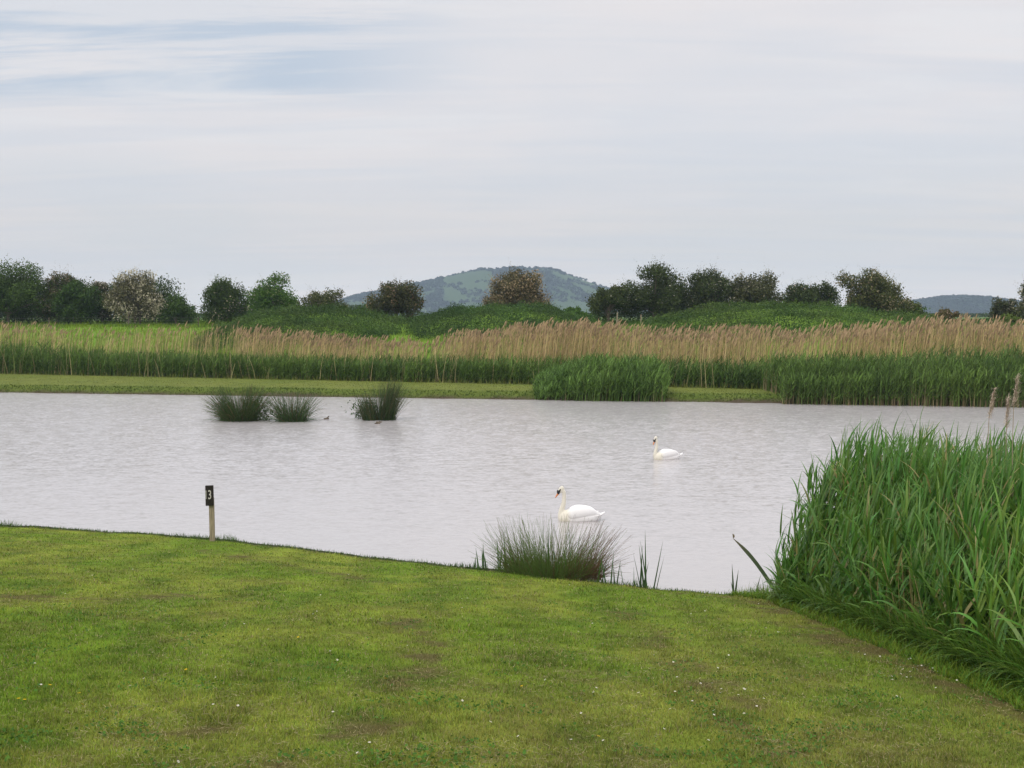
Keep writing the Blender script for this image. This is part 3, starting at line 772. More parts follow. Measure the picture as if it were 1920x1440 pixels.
# ------------------------------------------------------------------ trees
def tree(name, px, ptop, hw, d, label, col=(.040, .068, .018), col2=None, bloom=0., bloomcol=(.42, .36, .27), n=7000, zb=None, gap=.12, seed=0, wild=.5, group='trees beyond the far bank', trunkcol=None, flat=1.0, leaf=.2, skew=0):
    r = np.random.default_rng(seed + 100)
    x0 = at_d(px, d); gz = float(far_z(x0, d)) if zb is None else zb
    top = zat(ptop, d); H = top - gz; W = hw / F * d * 1.08; n = int(n * 1.9); leaf *= 1.0
    t = thing(name, (x0, d, gz - .05), label, 'tree', group)
    # lobes
    cz = H * (gap + (1 - gap) * .5); rz = H * (1 - gap) * .5
    nl = int(13 + 10 * min(2, W / 3)); LB = []
    for i in range(nl):
        u = r.normal(size=3); u /= np.linalg.norm(u); q = r.random() ** .45
        p = np.array([u[0] * W * .78 * q + skew * W * u[2] * .3, u[1] * W * .6 * q, cz + u[2] * rz * .72 * q])
        wid = 1 - .35 * max(0, (p[2] - cz) / rz)
        p[0] *= wid
        LB.append((p, r.uniform(.24, .40) * min(W, rz * 1.25)))
    for s in (-.34, .05, .36): LB.append((np.array([(skew * .5 + s) * W, 0, cz + rz * (.60 - .25 * abs(s) + r.uniform(-.08, .08))]), .36 * min(W * .9, rz)))
    LB.append((np.array([0, 0, cz]), .55 * min(W, rz)))
    for s in (-1, 1):
        LB.append((np.array([s * W * .58, 0, cz - rz * .25]), .40 * min(W, rz)))
        LB.append((np.array([s * W * .5, 0, cz - rz * .62]), .36 * min(W, rz)))
    # trunk and limbs
    TV = []; TF = []; k = 0
    ntr = 2 if W > 2 else 1
    for j in range(ntr):
        o0 = np.array([r.normal(0, .25), r.normal(0, .2), 0])
        rad = .05 * min(H, 6) * .45
        lim = [(o0, o0 + np.array([r.normal(0, .1), 0, H * .25]), np.array([r.normal(0, W * .15), 0, H * .55]), np.array([r.normal(0, W * .2), 0, H * .85]))]
        for (p, R) in LB[::2]:
            f = r.uniform(.15, .5)
            b = o0 + np.array([0, 0, H * f * .7])
            lim.append((b, (b * .6 + p * .4) + np.array([0, 0, .2]), p, p + (p - b) * .25))
        for li, pts in enumerate(lim):
            R = rad if li == 0 else rad * .42
            V, Fc = tube(pts, [R, R * .8, R * .5, R * .2], 6)
            TV.append(V); TF.append(Fc + k); k += len(V)
    V = np.concatenate(TV); tm = M_BARK
    link('trunk', np_mesh('trunk', V, np.concatenate(TF), None, True), tm, t)
    # foliage
    C = Cloud()
    wts = np.array([R ** 2 for (_, R) in LB]); wts /= wts.sum()
    li = r.choice(len(LB), n, p=wts)
    cen = np.array([p for p, _ in LB])[li]; R = np.array([q for _, q in LB])[li]
    u = r.normal(size=(n, 3)); u /= np.linalg.norm(u, axis=1)[:, None]
    rad = R * (r.random(n) ** .38) * (1 + r.normal(0, .10, n))
    # clumped radius
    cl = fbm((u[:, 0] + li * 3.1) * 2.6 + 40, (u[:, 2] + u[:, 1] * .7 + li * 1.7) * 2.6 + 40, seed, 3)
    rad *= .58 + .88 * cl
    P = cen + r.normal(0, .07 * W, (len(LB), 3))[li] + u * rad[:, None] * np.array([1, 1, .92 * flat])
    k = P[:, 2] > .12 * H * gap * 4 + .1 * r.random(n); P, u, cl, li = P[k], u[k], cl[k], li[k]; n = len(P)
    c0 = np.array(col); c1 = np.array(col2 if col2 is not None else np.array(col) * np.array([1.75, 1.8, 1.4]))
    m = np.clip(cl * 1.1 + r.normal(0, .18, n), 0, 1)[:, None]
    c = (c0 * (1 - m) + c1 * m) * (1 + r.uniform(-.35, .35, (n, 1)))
    if bloom > 0:
        bn = fbm(P[:, 0] * 1.1 + 50, P[:, 2] * 1.1 + P[:, 1] * .8 + 50, seed + 7, 3)
        out = sstep(.4, 1.0, np.linalg.norm((P - [0, 0, cz]) / [W, W, rz], axis=1))
        pb = bloom * sstep(.38, .62, bn) * (.35 + .65 * out)
        b = r.random(n) < pb
        c[b] = np.array(bloomcol) * (1 + r.uniform(-.3, .3, (int(b.sum()), 1)))
    sz = leaf * r.uniform(.55, 1.25, n)
    C.add(*leaf_faces(P, sz, c, u, .7, .5))
    # shoots that roughen the outline
    ns = int(n * .030 * (.6 + wild)); i = r.integers(0, n, ns)
    sd = u[i] * np.array([1, 1, .6]) + np.array([0, 0, .75]) + r.normal(0, .35, (ns, 3)); sd /= np.linalg.norm(sd, axis=1)[:, None]
    sl = r.uniform(.3, 1.3, ns) * (.55 + wild)
    far = np.linalg.norm((P[i] - [0, 0, cz]) / [W, W, rz], axis=1) > .7
    for j in range(9):
        q = P[i] + sd * (sl * j / 9)[:, None] + r.normal(0, .05, (ns, 3))
        q[:, 2] -= (.12 * sl * (j / 9) ** 2)
        k = far
        C.add(*leaf_faces(q[k], leaf * r.uniform(.35, .75, int(k.sum())) * (1 - j * .05), c[i][k], None))
    link('crown', C.mesh('crown'), M_LEAF, t)
    return t

D = (.046, .075, .018); OL = (.075, .092, .025); GR = (.052, .105, .018); BRN = (.085, .072, .030)
tree('hedgerow_tree', 22, 490, 82, 130, 'broad dark tree filling the left end of the far hedge', D, n=17000, seed=1, wild=.3, gap=0)
tree('hedgerow_tree', 108, 500, 42, 131, 'brownish tree with a thin pale blossoming tip, right of the broad dark tree', OL, (.095, .085, .04), bloom=.35, bloomcol=(.33, .26, .19), n=8000, seed=2, wild=.9, gap=0)
tree('hedgerow_tree', 143, 520, 44, 128, 'dark green tree between the brownish tree and the slim blossoming one', D, GR, n=9000, seed=3, wild=.5, gap=0)
tree('hawthorn_tree', 188, 516, 24, 130, 'slim hawthorn in thin pale blossom, left of the whitest hawthorn', OL, (.12, .11, .06), bloom=.75, bloomcol=(.40, .34, .27), n=3000, seed=4, wild=.9, gap=0)
tree('hawthorn_tree', 252, 504, 54, 126, 'hawthorn in the whitest, fullest blossom in the far hedge', (.085, .09, .04), (.16, .15, .08), bloom=1.0, bloomcol=(.50, .455, .33), n=7500, seed=5, wild=.8, gap=.05)
tree('hedgerow_tree', 296, 540, 24, 132, 'small dark tree tucked behind the right side of the whitest hawthorn', D, n=2600, seed=6, wild=.4, gap=0)
tree('hedgerow_bush', 332, 546, 36, 127, 'loose mid-green bush with long thin shoots at the gap in the far hedge', GR, (.08, .13, .03), n=3800, seed=7, wild=1.2, gap=0)
tree('hedgerow_tree', 424, 520, 54, 126, 'leaning dark green tree at the right of the gap, against the bright round tree', (.04, .07, .018), (.07, .105, .026), bloom=.12, n=7000, seed=8, wild=.7, gap=0)
tree('round_tree', 512, 508, 46, 124, 'brightest green rounded tree above the left bramble mound', (.045, .10, .016), (.095, .18, .028), bloom=.18, bloomcol=(.3, .3, .17), n=7000, seed=9, wild=.35, gap=0)
tree('hedgerow_bush', 612, 540, 56, 125, 'low spreading olive tree peeping over the left bramble mound', OL, (.095, .105, .035), bloom=.15, n=5200, seed=10, wild=.7, gap=0)
tree('hawthorn_tree', 740, 517, 54, 120, 'rounded dark hawthorn with dull red blossom between the two mounds', (.050, .062, .020), (.095, .095, .036), bloom=.30, bloomcol=(.25, .17, .10), n=8200, seed=11, wild=.55, gap=.05)
tree('hawthorn_tree', 966, 503, 65, 120, 'large dome-shaped hawthorn in brownish pink blossom, in front of the distant hill', (.085, .08, .036), (.135, .12, .055), bloom=.75, bloomcol=(.34, .26, .15), n=11000, seed=12, wild=.6, gap=0, zb=3.9)
tree('hedgerow_bush', 1076, 575, 26, 124, 'small low green bush in the gap right of the dome-shaped hawthorn', GR, n=1800, seed=13, wild=.4, gap=0)
tree('hedgerow_tree', 1146, 530, 44, 118, 'lower dark tree with pale bare stems at the left end of the tall hedge', D, OL, bloom=.07, bloomcol=(.3, .29, .22), n=5800, seed=14, wild=.7, gap=.16)
tree('hedgerow_tree', 1232, 495, 66, 119, 'tallest dark tree of the hedge right of the hill', D, (.062, .08, .024), bloom=.07, bloomcol=(.32, .31, .24), n=10500, seed=15, wild=.8, gap=.1)
tree('hedgerow_tree', 1328, 500, 48, 119, 'dark airy tree between the tallest hedge tree and the pale-flecked one', D, (.07, .085, .03), bloom=.14, bloomcol=(.32, .30, .22), n=7000, seed=16, wild=.8, gap=.05)
tree('hawthorn_tree', 1415, 508, 58, 118, 'hedge tree flecked with pale blossom over the right bramble mound', (.05, .062, .022), (.095, .10, .04), bloom=.45, bloomcol=(.30, .28, .19), n=8200, seed=17, wild=.8, gap=.05)
tree('hedgerow_tree', 1516, 528, 56, 117, 'low dark tree with a leaning dry spray at the right end of the tall hedge', D, (.06, .078, .026), bloom=.10, n=6500, seed=18, wild=.7, gap=.05)
tree('hawthorn_tree', 1640, 505, 74, 114, 'large yellow-green hawthorn standing alone, its right side sloping down', (.058, .078, .020), (.105, .115, .036), bloom=.35, bloomcol=(.30, .25, .15), n=12000, seed=19, wild=.6, gap=0, skew=-.5)
tree('hedgerow_bush', 1712, 560, 30, 116, 'pale-flecked bush under the right slope of the lone hawthorn', OL, bloom=.4, n=2800, seed=20, wild=.5, gap=0)
tree('hedgerow_bush', 1768, 580, 46, 114, 'low brownish bush in front of the far wooded ridge', BRN, bloom=.35, bloomcol=(.24, .17, .12), n=2400, seed=21, wild=.4, gap=0)
tree('hedgerow_tree', 1884, 557, 30, 118, 'small dark round tree near the right frame edge', D, (.07, .07, .032), bloom=.15, bloomcol=(.22, .2, .14), n=3600, seed=22, wild=.5, gap=0)
tree('hawthorn_tree', 1942, 518, 46, 117, 'white-blossoming hawthorn cut off by the right frame edge', (.07, .09, .035), (.13, .13, .06), bloom=.9, bloomcol=(.46, .42, .32), n=5200, seed=23, wild=.7, gap=0)
tree('hedgerow_bush', 1893, 590, 28, 112, 'yellowish green bush below the white-blossoming tree at the right edge', (.085, .12, .025), n=2200, seed=24, wild=.4, gap=0)

# low understory that closes the foot of the hedges
def understory():
    C = Cloud()
    for (p0, p1, pt, d, n, cc) in ((-60, 330, 534, 132, 36000, D), (310, 362, 572, 131, 3000, GR), (358, 420, 583, 150, 1400, D), (385, 560, 553, 128, 9000, GR), (560, 700, 575, 127, 5000, GR), (1040, 1120, 588, 128, 1800, GR), (1118, 1570, 546, 122, 26000, D), (1560, 1730, 580, 117, 4000, GR), (1700, 1960, 597, 116, 4000, GR), (640, 720, 588, 124, 1600, GR)):
        x = rng.uniform(at_d(p0, d), at_d(p1, d), n); y = d + rng.normal(0, 1.3, n)
        gz = far_z(x, y); zt = zat(pt, d)
        h = (zt - gz) * (.55 + .95 * fbm(x * .5, y * .2, 121, 3))
        z = gz + np.maximum(h, .3) * rng.random(n) ** .8
        c = np.array(cc) * jit(n, .4)
        C.add(*leaf_faces(np.stack([x, y, z], 1), rng.uniform(.12, .26, n), c))
    o = link('hedge_undergrowth', C.mesh('hedge_undergrowth'), M_LEAF); tag(o, 'dark undergrowth at the foot of the far hedges', 'undergrowth', kind='stuff')
understory()
def far_hedge():
    C = Cloud()
    n = 26000; d = 420
    x = rng.uniform(-230, 230, n); y = d + rng.normal(0, 6, n)
    px = x / d * F + 960
    z = 3.8 + rng.random(n) ** .7 * (1.2 + 3.2 * sstep(.45, .75, fbm(x * .045, x * 0 + 3, 127, 4)))
    c = np.array([.05, .08, .025]) * jit(n, .35)
    C.add(*leaf_faces(np.stack([x, y, z], 1), rng.uniform(.5, 1.1, n), c))
    o = link('distant_hedgerow', C.mesh('distant_hedgerow'), M_LEAF); tag(o, 'thin hedgerow far out on the plain', 'hedge', kind='stuff')
far_hedge()

# ------------------------------------------------------------------ fence and stakes
def fence():
    d = 121.0
    t = thing('wire_fence', (at_d(241, d), d, 0), 'thin wire fence with slim wooden posts in front of the left hedge', 'fence')
    ox = at_d(241, d)
    xsn = [at_d(p, d) for p in (-60, 92, 241, 372)]
    for i, x in enumerate(xsn):
        g = float(far_z(x, d)); h = 1.5 if i == 2 else 1.0
        bm = bmesh.new(); bmesh.ops.create_cube(bm, size=1, matrix=Matrix.Translation((x - ox, 0, g + h / 2 - .1)) @ Matrix.Diagonal((.10, .10, h + .2, 1)))
        bmesh.ops.bevel(bm, geom=bm.edges[:], offset=.012, segments=1, affect='EDGES')
        me = bpy.data.meshes.new('post'); bm.to_mesh(me); bm.free(); link('post', me, M_BARK, t)
    for k in range(3):
        V, Fc = tube([(x - ox, -.06, float(far_z(x, d)) + .35 + .3 * k) for x in xsn], [.006] * len(xsn), 5)
        link('wire', np_mesh('wire', V, Fc, None, True), M_WIRE, t)
M_WIRE = plain_mat('galvanised_wire', (.12, .12, .11), .6)
fence()
for px, h, lab in ((1157, 1.35, 'pale stake leaning at the left foot of the tall hedge'), (1202, 1.0, 'short pale upright stake under the tallest hedge tree')):
    d = 112.5; x = at_d(px, d); g = float(far_z(x, d))
    bm = bmesh.new(); bmesh.ops.create_cone(bm, segments=9, radius1=.07, radius2=.055, depth=h, cap_ends=True)
    bmesh.ops.bevel(bm, geom=[e for e in bm.edges if abs(e.verts[0].co.z - e.verts[1].co.z) < 1e-4], offset=.01, segments=1, affect='EDGES')
    me = bpy.data.meshes.new('stake'); bm.to_mesh(me); bm.free()
    o = link('wooden_stake', me, M_WOOD); o.location = (x, d, g + h / 2 - .05); o.rotation_euler = (0, .05 if h > 1.2 else 0, 0)
    tag(o, lab, 'stake')

# ------------------------------------------------------------------ distant hills and their woods
def hill_profile(px, prof): return np.interp(px, [p[0] for p in prof], [p[1] for p in prof])
HILL_D = 2600.0
PR1 = [(560, 596), (620, 585), (650, 566), (690, 552), (740, 545), (780, 533), (800, 531), (830, 521), (870, 511), (900, 506), (940, 504), (985, 502), (1030, 505), (1050, 511), (1075, 521), (1100, 529), (1125, 539), (1160, 553), (1200, 565), (1300, 585), (1360, 596)]
PR2 = [(1640, 597), (1690, 576), (1730, 566), (1760, 560), (1790, 557), (1820, 559), (1850, 565), (1880, 572), (1960, 584), (2050, 597)]
def hill(name, prof, d, depth, label, seed, xres=160):
    px = np.linspace(prof[0][0], prof[-1][0], xres)
    v = np.linspace(-1, 1, 70)
    PX, Vv = np.meshgrid(px, v)
    top = (HZ - hill_profile(PX, prof)) / F * d + CZ
    X = (PX - 960) / F * d; Y = d + Vv * depth
    f = np.cos(np.clip(Vv, -1, 1) * math.pi / 2) ** 1.15
    Z = (top - 2) * f + 2 + (fbm(X * .006, Y * .006, seed, 4) - .5) * 16 * f * (1 - f) * 2
    c = hill_col(X.ravel(), Y.ravel(), seed)
    o = link(name, grid_mesh(name, X, Y, Z, c), M_SOIL); tag(o, label, 'hill', kind='structure')
    return X, Y, Z
def hill_col(x, y, seed):
    # patchwork of fields: cells of a skewed grid with a tone of their own
    u = x * .0075 + y * .002; v = y * .006 - x * .0012
    n = vnoise(np.floor(u + .6 * vnoise(u * .8, v * .8, seed + 1)) * 7.3, np.floor(v) * 5.1, seed)
    c = np.array([.036, .070, .026])[None] * (1 - n[:, None]) + np.array([.078, .120, .040])[None] * n[:, None]
    return c
X1, Y1, Z1 = hill('hill', PR1, HILL_D, 560, 'long flat-topped hill on the horizon', 201)
X2, Y2, Z2 = hill('hill', PR2, 2300.0, 400, 'low wooded ridge on the horizon at the right', 211)
def hill_woods(name, X, Y, Z, n, label, seed, allwood=0.):
    r = np.random.default_rng(seed); R, Cn = X.shape
    C = Cloud()
    i = r.integers(0, R // 2 + 6, n); j = r.integers(0, Cn - 1, n); fj = r.random(n)
    x = X[i, j] * (1 - fj) + X[i, np.minimum(j + 1, Cn - 1)] * fj; z = Z[i, j] * (1 - fj) + Z[i, np.minimum(j + 1, Cn - 1)] * fj
    y = Y[i, j] + r.normal(0, 6, n)
    u = x * .0075 + y * .002; v = y * .006 - x * .0012
    uu = u + .6 * vnoise(u * .8, v * .8, seed + 1)
    hedge = (np.abs((v % 1) - .5) > .455) | (np.abs((uu % 1) - .5) > .465)
    px = x / y * F + 960
    wood = fbm(x * .006, y * .005 + 9, seed + 3, 3) > np.where(px < 830, .40, .60) - allwood
    k = hedge | wood; x, y, z = x[k], y[k], z[k]; n = len(x)
    # each bush is a rough tuft of leafy faces
    m = 14
    P = np.repeat(np.stack([x, y, z], 1), m, 0); s = np.repeat(r.uniform(3.0, 7.5, n), m)
    q = r.normal(size=(n * m, 3)); q /= np.linalg.norm(q, axis=1)[:, None]; q *= (s * .55)[:, None]; q[:, 2] = np.abs(q[:, 2]) * 1.1
    c = np.repeat(np.array([.026, .048, .020]) * (1 + r.uniform(-.3, .3, (n, 1))), m, 0)
    C.add(*leaf_faces(P + q, s * .75, c, q / (s * .55)[:, None], .9, 1.2))
    o = link(name, C.mesh(name), M_LEAF); tag(o, label, 'woodland', kind='stuff')
hill_woods('hill_woodland', X1, Y1, Z1, 9000, 'hedges and woods scattered over the flat-topped hill', 203)
hill_woods('ridge_woodland', X2, Y2, Z2, 5000, 'trees covering the low ridge at the right', 213, .4)

# ------------------------------------------------------------------ swans
def loft(rings):
    """closed rings of equal point count -> capped mesh V, F(list)"""
    n = len(rings[0]); V = np.concatenate(rings); Fc = []
    for i in range(len(rings) - 1):
        for k in range(n):
            a = i * n + k; b = i * n + (k + 1) % n
            Fc.append((a, b, b + n, a + n))
    return V, Fc
def smooth_path(ctrl, m):
    """Catmull-Rom through rows (x, y, z, r...)"""
    c = np.array(ctrl, float); c = np.vstack([2 * c[0] - c[1], c, 2 * c[-1] - c[-2]])
    out = []
    n = len(c) - 3
    for t in np.linspace(0, n - 1e-6, m):
        i = int(t); f = t - i
        p0, p1, p2, p3 = c[i:i + 4]
        out.append(.5 * ((2 * p1) + (-p0 + p2) * f + (2 * p0 - 5 * p1 + 4 * p2 - p3) * f * f + (-p0 + 3 * p1 - 3 * p2 + p3) * f ** 3))
    return np.array(out)
def sweep(bm, ctrl, m, sides=18, rz_scale=1.0):
    """ctrl rows x,y,z,half width,half height; sections stand square to the path"""
    P = smooth_path(ctrl, m); rings = []
    for i in range(m):
        t = P[min(i + 1, m - 1), :3] - P[max(i - 1, 0), :3]; t /= np.linalg.norm(t) + 1e-9
        side = np.array([0, 1., 0]); side = side - t * np.dot(side, t); side /= np.linalg.norm(side)
        up = np.cross(t, side)
        ang = np.linspace(0, 2 * math.pi, sides, endpoint=False)
        rings.append(P[i, :3] + np.outer(np.cos(ang), side) * max(P[i, 3], .002) + np.outer(np.sin(ang), up) * max(P[i, 4], .002))
    V, Fc = loft(rings)
    vs = [bm.verts.new(v) for v in V]
    for f in Fc: bm.faces.new([vs[i] for i in f])
    bm.faces.new(vs[:sides][::-1]); bm.faces.new(vs[-sides:])
    return P

def remeshed(bm, voxel, smooth_it=6, name='body'):
    bmesh.ops.recalc_face_normals(bm, faces=bm.faces)
    me = bpy.data.meshes.new(name); bm.to_mesh(me); bm.free()
    o = bpy.data.objects.new('build_' + name, me); COL.objects.link(o)
    md = o.modifiers.new('r', 'REMESH'); md.mode = 'VOXEL'; md.voxel_size = voxel
    s = o.modifiers.new('s', 'SMOOTH'); s.factor = .5; s.iterations = smooth_it
    dg = bpy.context.evaluated_depsgraph_get()
    m2 = bpy.data.meshes.new_from_object(o.evaluated_get(dg))
    bpy.data.objects.remove(o); bpy.data.meshes.remove(me)
    m2.polygons.foreach_set('use_smooth', np.ones(len(m2.polygons), bool)); m2.name = name
    return m2

def swan_mat():
    m, N, L, b = new_mat('white_plumage')
    tc = N.new('ShaderNodeTexCoord'); sp = N.new('ShaderNodeSeparateXYZ'); L.new(tc.outputs['Object'], sp.inputs[0])
    # the neck and head are stained cream: everything forward of the breast
    mr = N.new('ShaderNodeMapRange'); mr.inputs[1].default_value = -.22; mr.inputs[2].default_value = -.32
    L.new(sp.outputs['X'], mr.inputs[0])
    mx = N.new('ShaderNodeMix'); mx.data_type = 'RGBA'
    mx.inputs[6].default_value = (.80, .785, .775, 1); mx.inputs[7].default_value = (.70, .66, .56, 1)
    L.new(mr.outputs[0], mx.inputs[0])
    L.new(mx.outputs[2], b.inputs['Base Color'])
    b.inputs['Roughness'].default_value = .8; b.inputs['Specular IOR Level'].default_value = .15
    mp = N.new('ShaderNodeMapping'); mp.inputs['Scale'].default_value = (12, 40, 40); L.new(tc.outputs['Object'], mp.inputs[0])
    nz = N.new('ShaderNodeTexNoise'); nz.inputs['Scale'].default_value = 1.5; L.new(mp.outputs[0], nz.inputs['Vector'])
    bp = N.new('ShaderNodeBump'); bp.inputs['Strength'].default_value = .25; bp.inputs['Distance'].default_value = .01
    L.new(nz.outputs['Fac'], bp.inputs['Height']); L.new(bp.outputs[0], b.inputs['Normal'])
    return m
M_SWAN = swan_mat()
M_BILL = plain_mat('orange_bill', (.62, .20, .05), .45, 30, .15)
M_MASK = plain_mat('black_face_skin', (.012, .012, .014), .45)

def swan(loc, rz, label, hx=-.43, hz=.665, tilt=.55, neckx=-.39, scale=1.0, hs=1.22):
    """facing -x, waterline at z = 0, body about one metre long"""
    t = thing('swan', loc, label, 'swan', 'two mute swans on the pond', rz); t.scale = (scale * 1.03, scale * 1.03, scale * 1.13)
    bm = bmesh.new()
    # trunk: breast to rump
    sweep(bm, [(-.50, 0, .02, .02, .03), (-.46, 0, .03, .09, .10), (-.36, 0, .05, .15, .15), (-.15, 0, .07, .20, .175), (.08, 0, .075, .205, .17), (.26, 0, .07, .165, .125), (.38, 0, .085, .09, .07), (.46, 0, .11, .03, .03)], 40, 22)
    # neck and head, one bent column out of the breast
    sweep(bm, [(-.36, 0, .02, .10, .13), (-.42, 0, .10, .075, .095), (neckx - .03, 0, .22, .05, .062), (neckx + .012, 0, .36, .043, .050), (neckx + .02, 0, .49, .038, .044), (neckx + .01, 0, .58, .037, .043), (hx - .02, 0, .645, .038, .047)], 40, 16)
    ca, sa = math.cos(tilt), math.sin(tilt)
    H = np.array([hx, 0, hz - .03])
    f = np.array([-ca, 0, -sa]); up = np.array([-sa, 0, ca])
    def hp(a, b): return tuple(H + (f * a + up * b) * hs)
    sweep(bm, [(*hp(-.055, 0), .012, .012), (*hp(-.045, .0), .034, .038), (*hp(-.015, .004), .046, .051), (*hp(.02, .002), .043, .048), (*hp(.055, -.006), .032, .036), (*hp(.085, -.012), .021, .025)], 22, 16)
    # tail, short and tilted up
    sweep(bm, [(.30, 0, .09, .10, .05), (.42, 0, .115, .085, .028), (.50, 0, .15, .055, .016), (.545, 0, .175, .02, .008)], 16, 14)
    me = remeshed(bm, .011, 5)
    link('body', me, M_SWAN, t)
    # folded wings, arched over the back and meeting above the tail
    for s in (-1, 1):
        bm = bmesh.new()
        sweep(bm, [(-.30, s * .115, .10, .02, .03), (-.25, s * .135, .125, .07, .09), (-.10, s * .135, .165, .10, .13), (.08, s * .12, .175, .10, .12), (.22, s * .09, .165, .08, .10), (.34, s * .055, .135, .05, .055), (.44, s * .03, .125, .022, .022), (.485, s * .02, .128, .006, .006)], 34, 16)
        link('wing', remeshed(bm, .011, 4, 'wing'), M_SWAN, t)
        # long flight feathers lying along the lower wing edge
        bm = bmesh.new()
        for q in range(3):
            z0 = .085 + .03 * q
            sweep(bm, [(.05, s * (.20 - .02 * q), z0, .008, .02), (.22, s * (.165 - .02 * q), z0 + .008, .009, .024), (.36, s * (.11 - .015 * q), z0 + .02, .008, .018), (.44 - .02 * q, s * (.07 - .01 * q), z0 + .035, .003, .005)], 14, 8)
        me = bpy.data.meshes.new('flight_feathers'); bmesh.ops.recalc_face_normals(bm, faces=bm.faces); bm.to_mesh(me); bm.free()
        me.polygons.foreach_set('use_smooth', np.ones(len(me.polygons), bool)); link('flight_feathers', me, M_SWAN, t)
    def part(name, ctrl, mat, m=14, sides=12):
        bm = bmesh.new(); sweep(bm, ctrl, m, sides); bmesh.ops.recalc_face_normals(bm, faces=bm.faces)
        me = bpy.data.meshes.new(name); bm.to_mesh(me); bm.free(); me.polygons.foreach_set('use_smooth', np.ones(len(me.polygons), bool))
        return link(name, me, mat, t)
    part('bill', [(*hp(.075, -.012), .019, .026), (*hp(.10, -.016), .021, .023), (*hp(.13, -.022), .020, .016), (*hp(.16, -.028), .017, .012), (*hp(.178, -.032), .008, .006)], M_BILL)
    part('bill_nail', [(*hp(.168, -.029), .010, .008), (*hp(.178, -.033), .008, .006), (*hp(.184, -.036), .002, .002)], M_MASK, 6, 10)
    part('knob', [(*hp(.050, .022), .008, .008), (*hp(.066, .024), .017, .018), (*hp(.084, .012), .017, .018), (*hp(.097, .004), .008, .008)], M_MASK)
    for s in (-1, 1):                     # bare black skin from the bill base back to the eye
        part('face_patch', [(*(np.array(hp(.098, -.012)) + [0, s * .015, 0]), .009, .021), (*(np.array(hp(.075, -.006)) + [0, s * .021, 0]), .009, .028), (*(np.array(hp(.05, .004)) + [0, s * .031, 0]), .008, .021), (*(np.array(hp(.022, .012)) + [0, s * .041, 0]), .007, .012), (*(np.array(hp(.008, .016)) + [0, s * .045, 0]), .003, .004)], M_MASK)
    return t

x, y, _ = at_z(1089, 976, 0)
swan((x, y, 0), 0.04, 'closer swan, held neck upright, on the water behind the near rush tussock', tilt=.72)
x, y, _ = at_z(1252, 861, 0)
swan((x, y, 0), .30, 'farther swan, smaller in view, alone on open water right of the other swan', tilt=.95, neckx=-.41, scale=.96)

# ------------------------------------------------------------------ small floating scraps
for (px, py, s, lab) in ((612, 786, .12, 'small dark scrap floating right of the fan-shaped rush clump'), (709, 795, .13, 'small dark scrap floating in front of the twin-headed rush clump'), (768, 789, .11, 'thin pale twig poking out of the water right of the twin-headed rush clump')):
    x, y, _ = at_z(px, py, 0); r = np.random.default_rng(px)
    bm = bmesh.new(); bmesh.ops.create_icosphere(bm, subdivisions=3, radius=1)
    for v in bm.verts:
        q = v.co; k = 1 + .35 * math.sin(q.x * 3 + px) * math.cos(q.z * 4) + .1 * r.normal()
        v.co = Vector((q.x * s * k, q.y * s * .5 * k, q.z * s * .55 * k + (.5 * s if q.x > .5 else 0)))
        if px == 768: v.co = Vector((q.x * .02 + max(q.z, -.3) * .07, q.y * .02, max(q.z, -.3) * .22 + .06))
    me = bpy.data.meshes.new('scrap'); bm.to_mesh(me); bm.free()
    o = link('floating_twig' if px == 768 else 'floating_scrap', me, M_WOOD if px == 768 else M_BARK); o.location = (x, y, .02); tag(o, lab, 'driftwood')

# ------------------------------------------------------------------ numbered post
def box_bm(bm, size, loc, bev=.004):
    b = bmesh.new(); bmesh.ops.create_cube(b, size=1, matrix=Matrix.Translation(loc) @ Matrix.Diagonal((*size, 1)))
    bmesh.ops.bevel(b, geom=b.edges[:], offset=bev, segments=2, affect='EDGES')
    me = bpy.data.meshes.new('t'); b.to_mesh(me); b.free(); bm.from_mesh(me); bpy.data.meshes.remove(me)
def text_mesh(txt, w, h, name):
    cu = bpy.data.curves.new('t', 'FONT'); cu.body = txt; cu.size = 1; cu.extrude = .012
    o = bpy.data.objects.new('t', cu); COL.objects.link(o)
    me = bpy.data.meshes.new_from_object(o.evaluated_get(bpy.context.evaluated_depsgraph_get()))
    bpy.data.objects.remove(o); bpy.data.curves.remove(cu)
    co = np.zeros(len(me.vertices) * 3); me.vertices.foreach_get('co', co); co = co.reshape(-1, 3)
    lo, hi = co.min(0), co.max(0)
    q = (co - (lo + hi) / 2) / (hi - lo)
    out = np.stack([q[:, 0] * w, -q[:, 2] * .006, q[:, 1] * h], 1)
    me.vertices.foreach_set('co', out.ravel()); me.name = name; me.update(); return me
def number_post():
    x = at_d(399.5, 23.1); y = 23.05; z = float(near_z(x, y))
    t = thing('number_post', (x, y, z), 'short wooden peg with a dark board numbered 13 at the lawn edge', 'number post', rz=.10)
    t.rotation_euler = (0, math.radians(-1.2), .10)
    bm = bmesh.new(); box_bm(bm, (.098, .07, .95), (0, 0, .38)); me = bpy.data.meshes.new('post'); bm.to_mesh(me); bm.free(); link('post', me, M_WOOD, t)
    bm = bmesh.new(); box_bm(bm, (.155, .05, .395), (-.028, -.050, .905)); me = bpy.data.meshes.new('board'); bm.to_mesh(me); bm.free(); bd = link('board', me, M_PLATE, t)
    o = link('numeral', text_mesh('3', .056, .175, 'numeral'), M_WHITEPAINT, bd); o.location = (-.022, -.0785, .925)
    o = link('numeral', text_mesh('1', .020, .165, 'numeral'), M_OLDPAINT, bd); o.location = (-.090, -.0785, .925)
number_post()

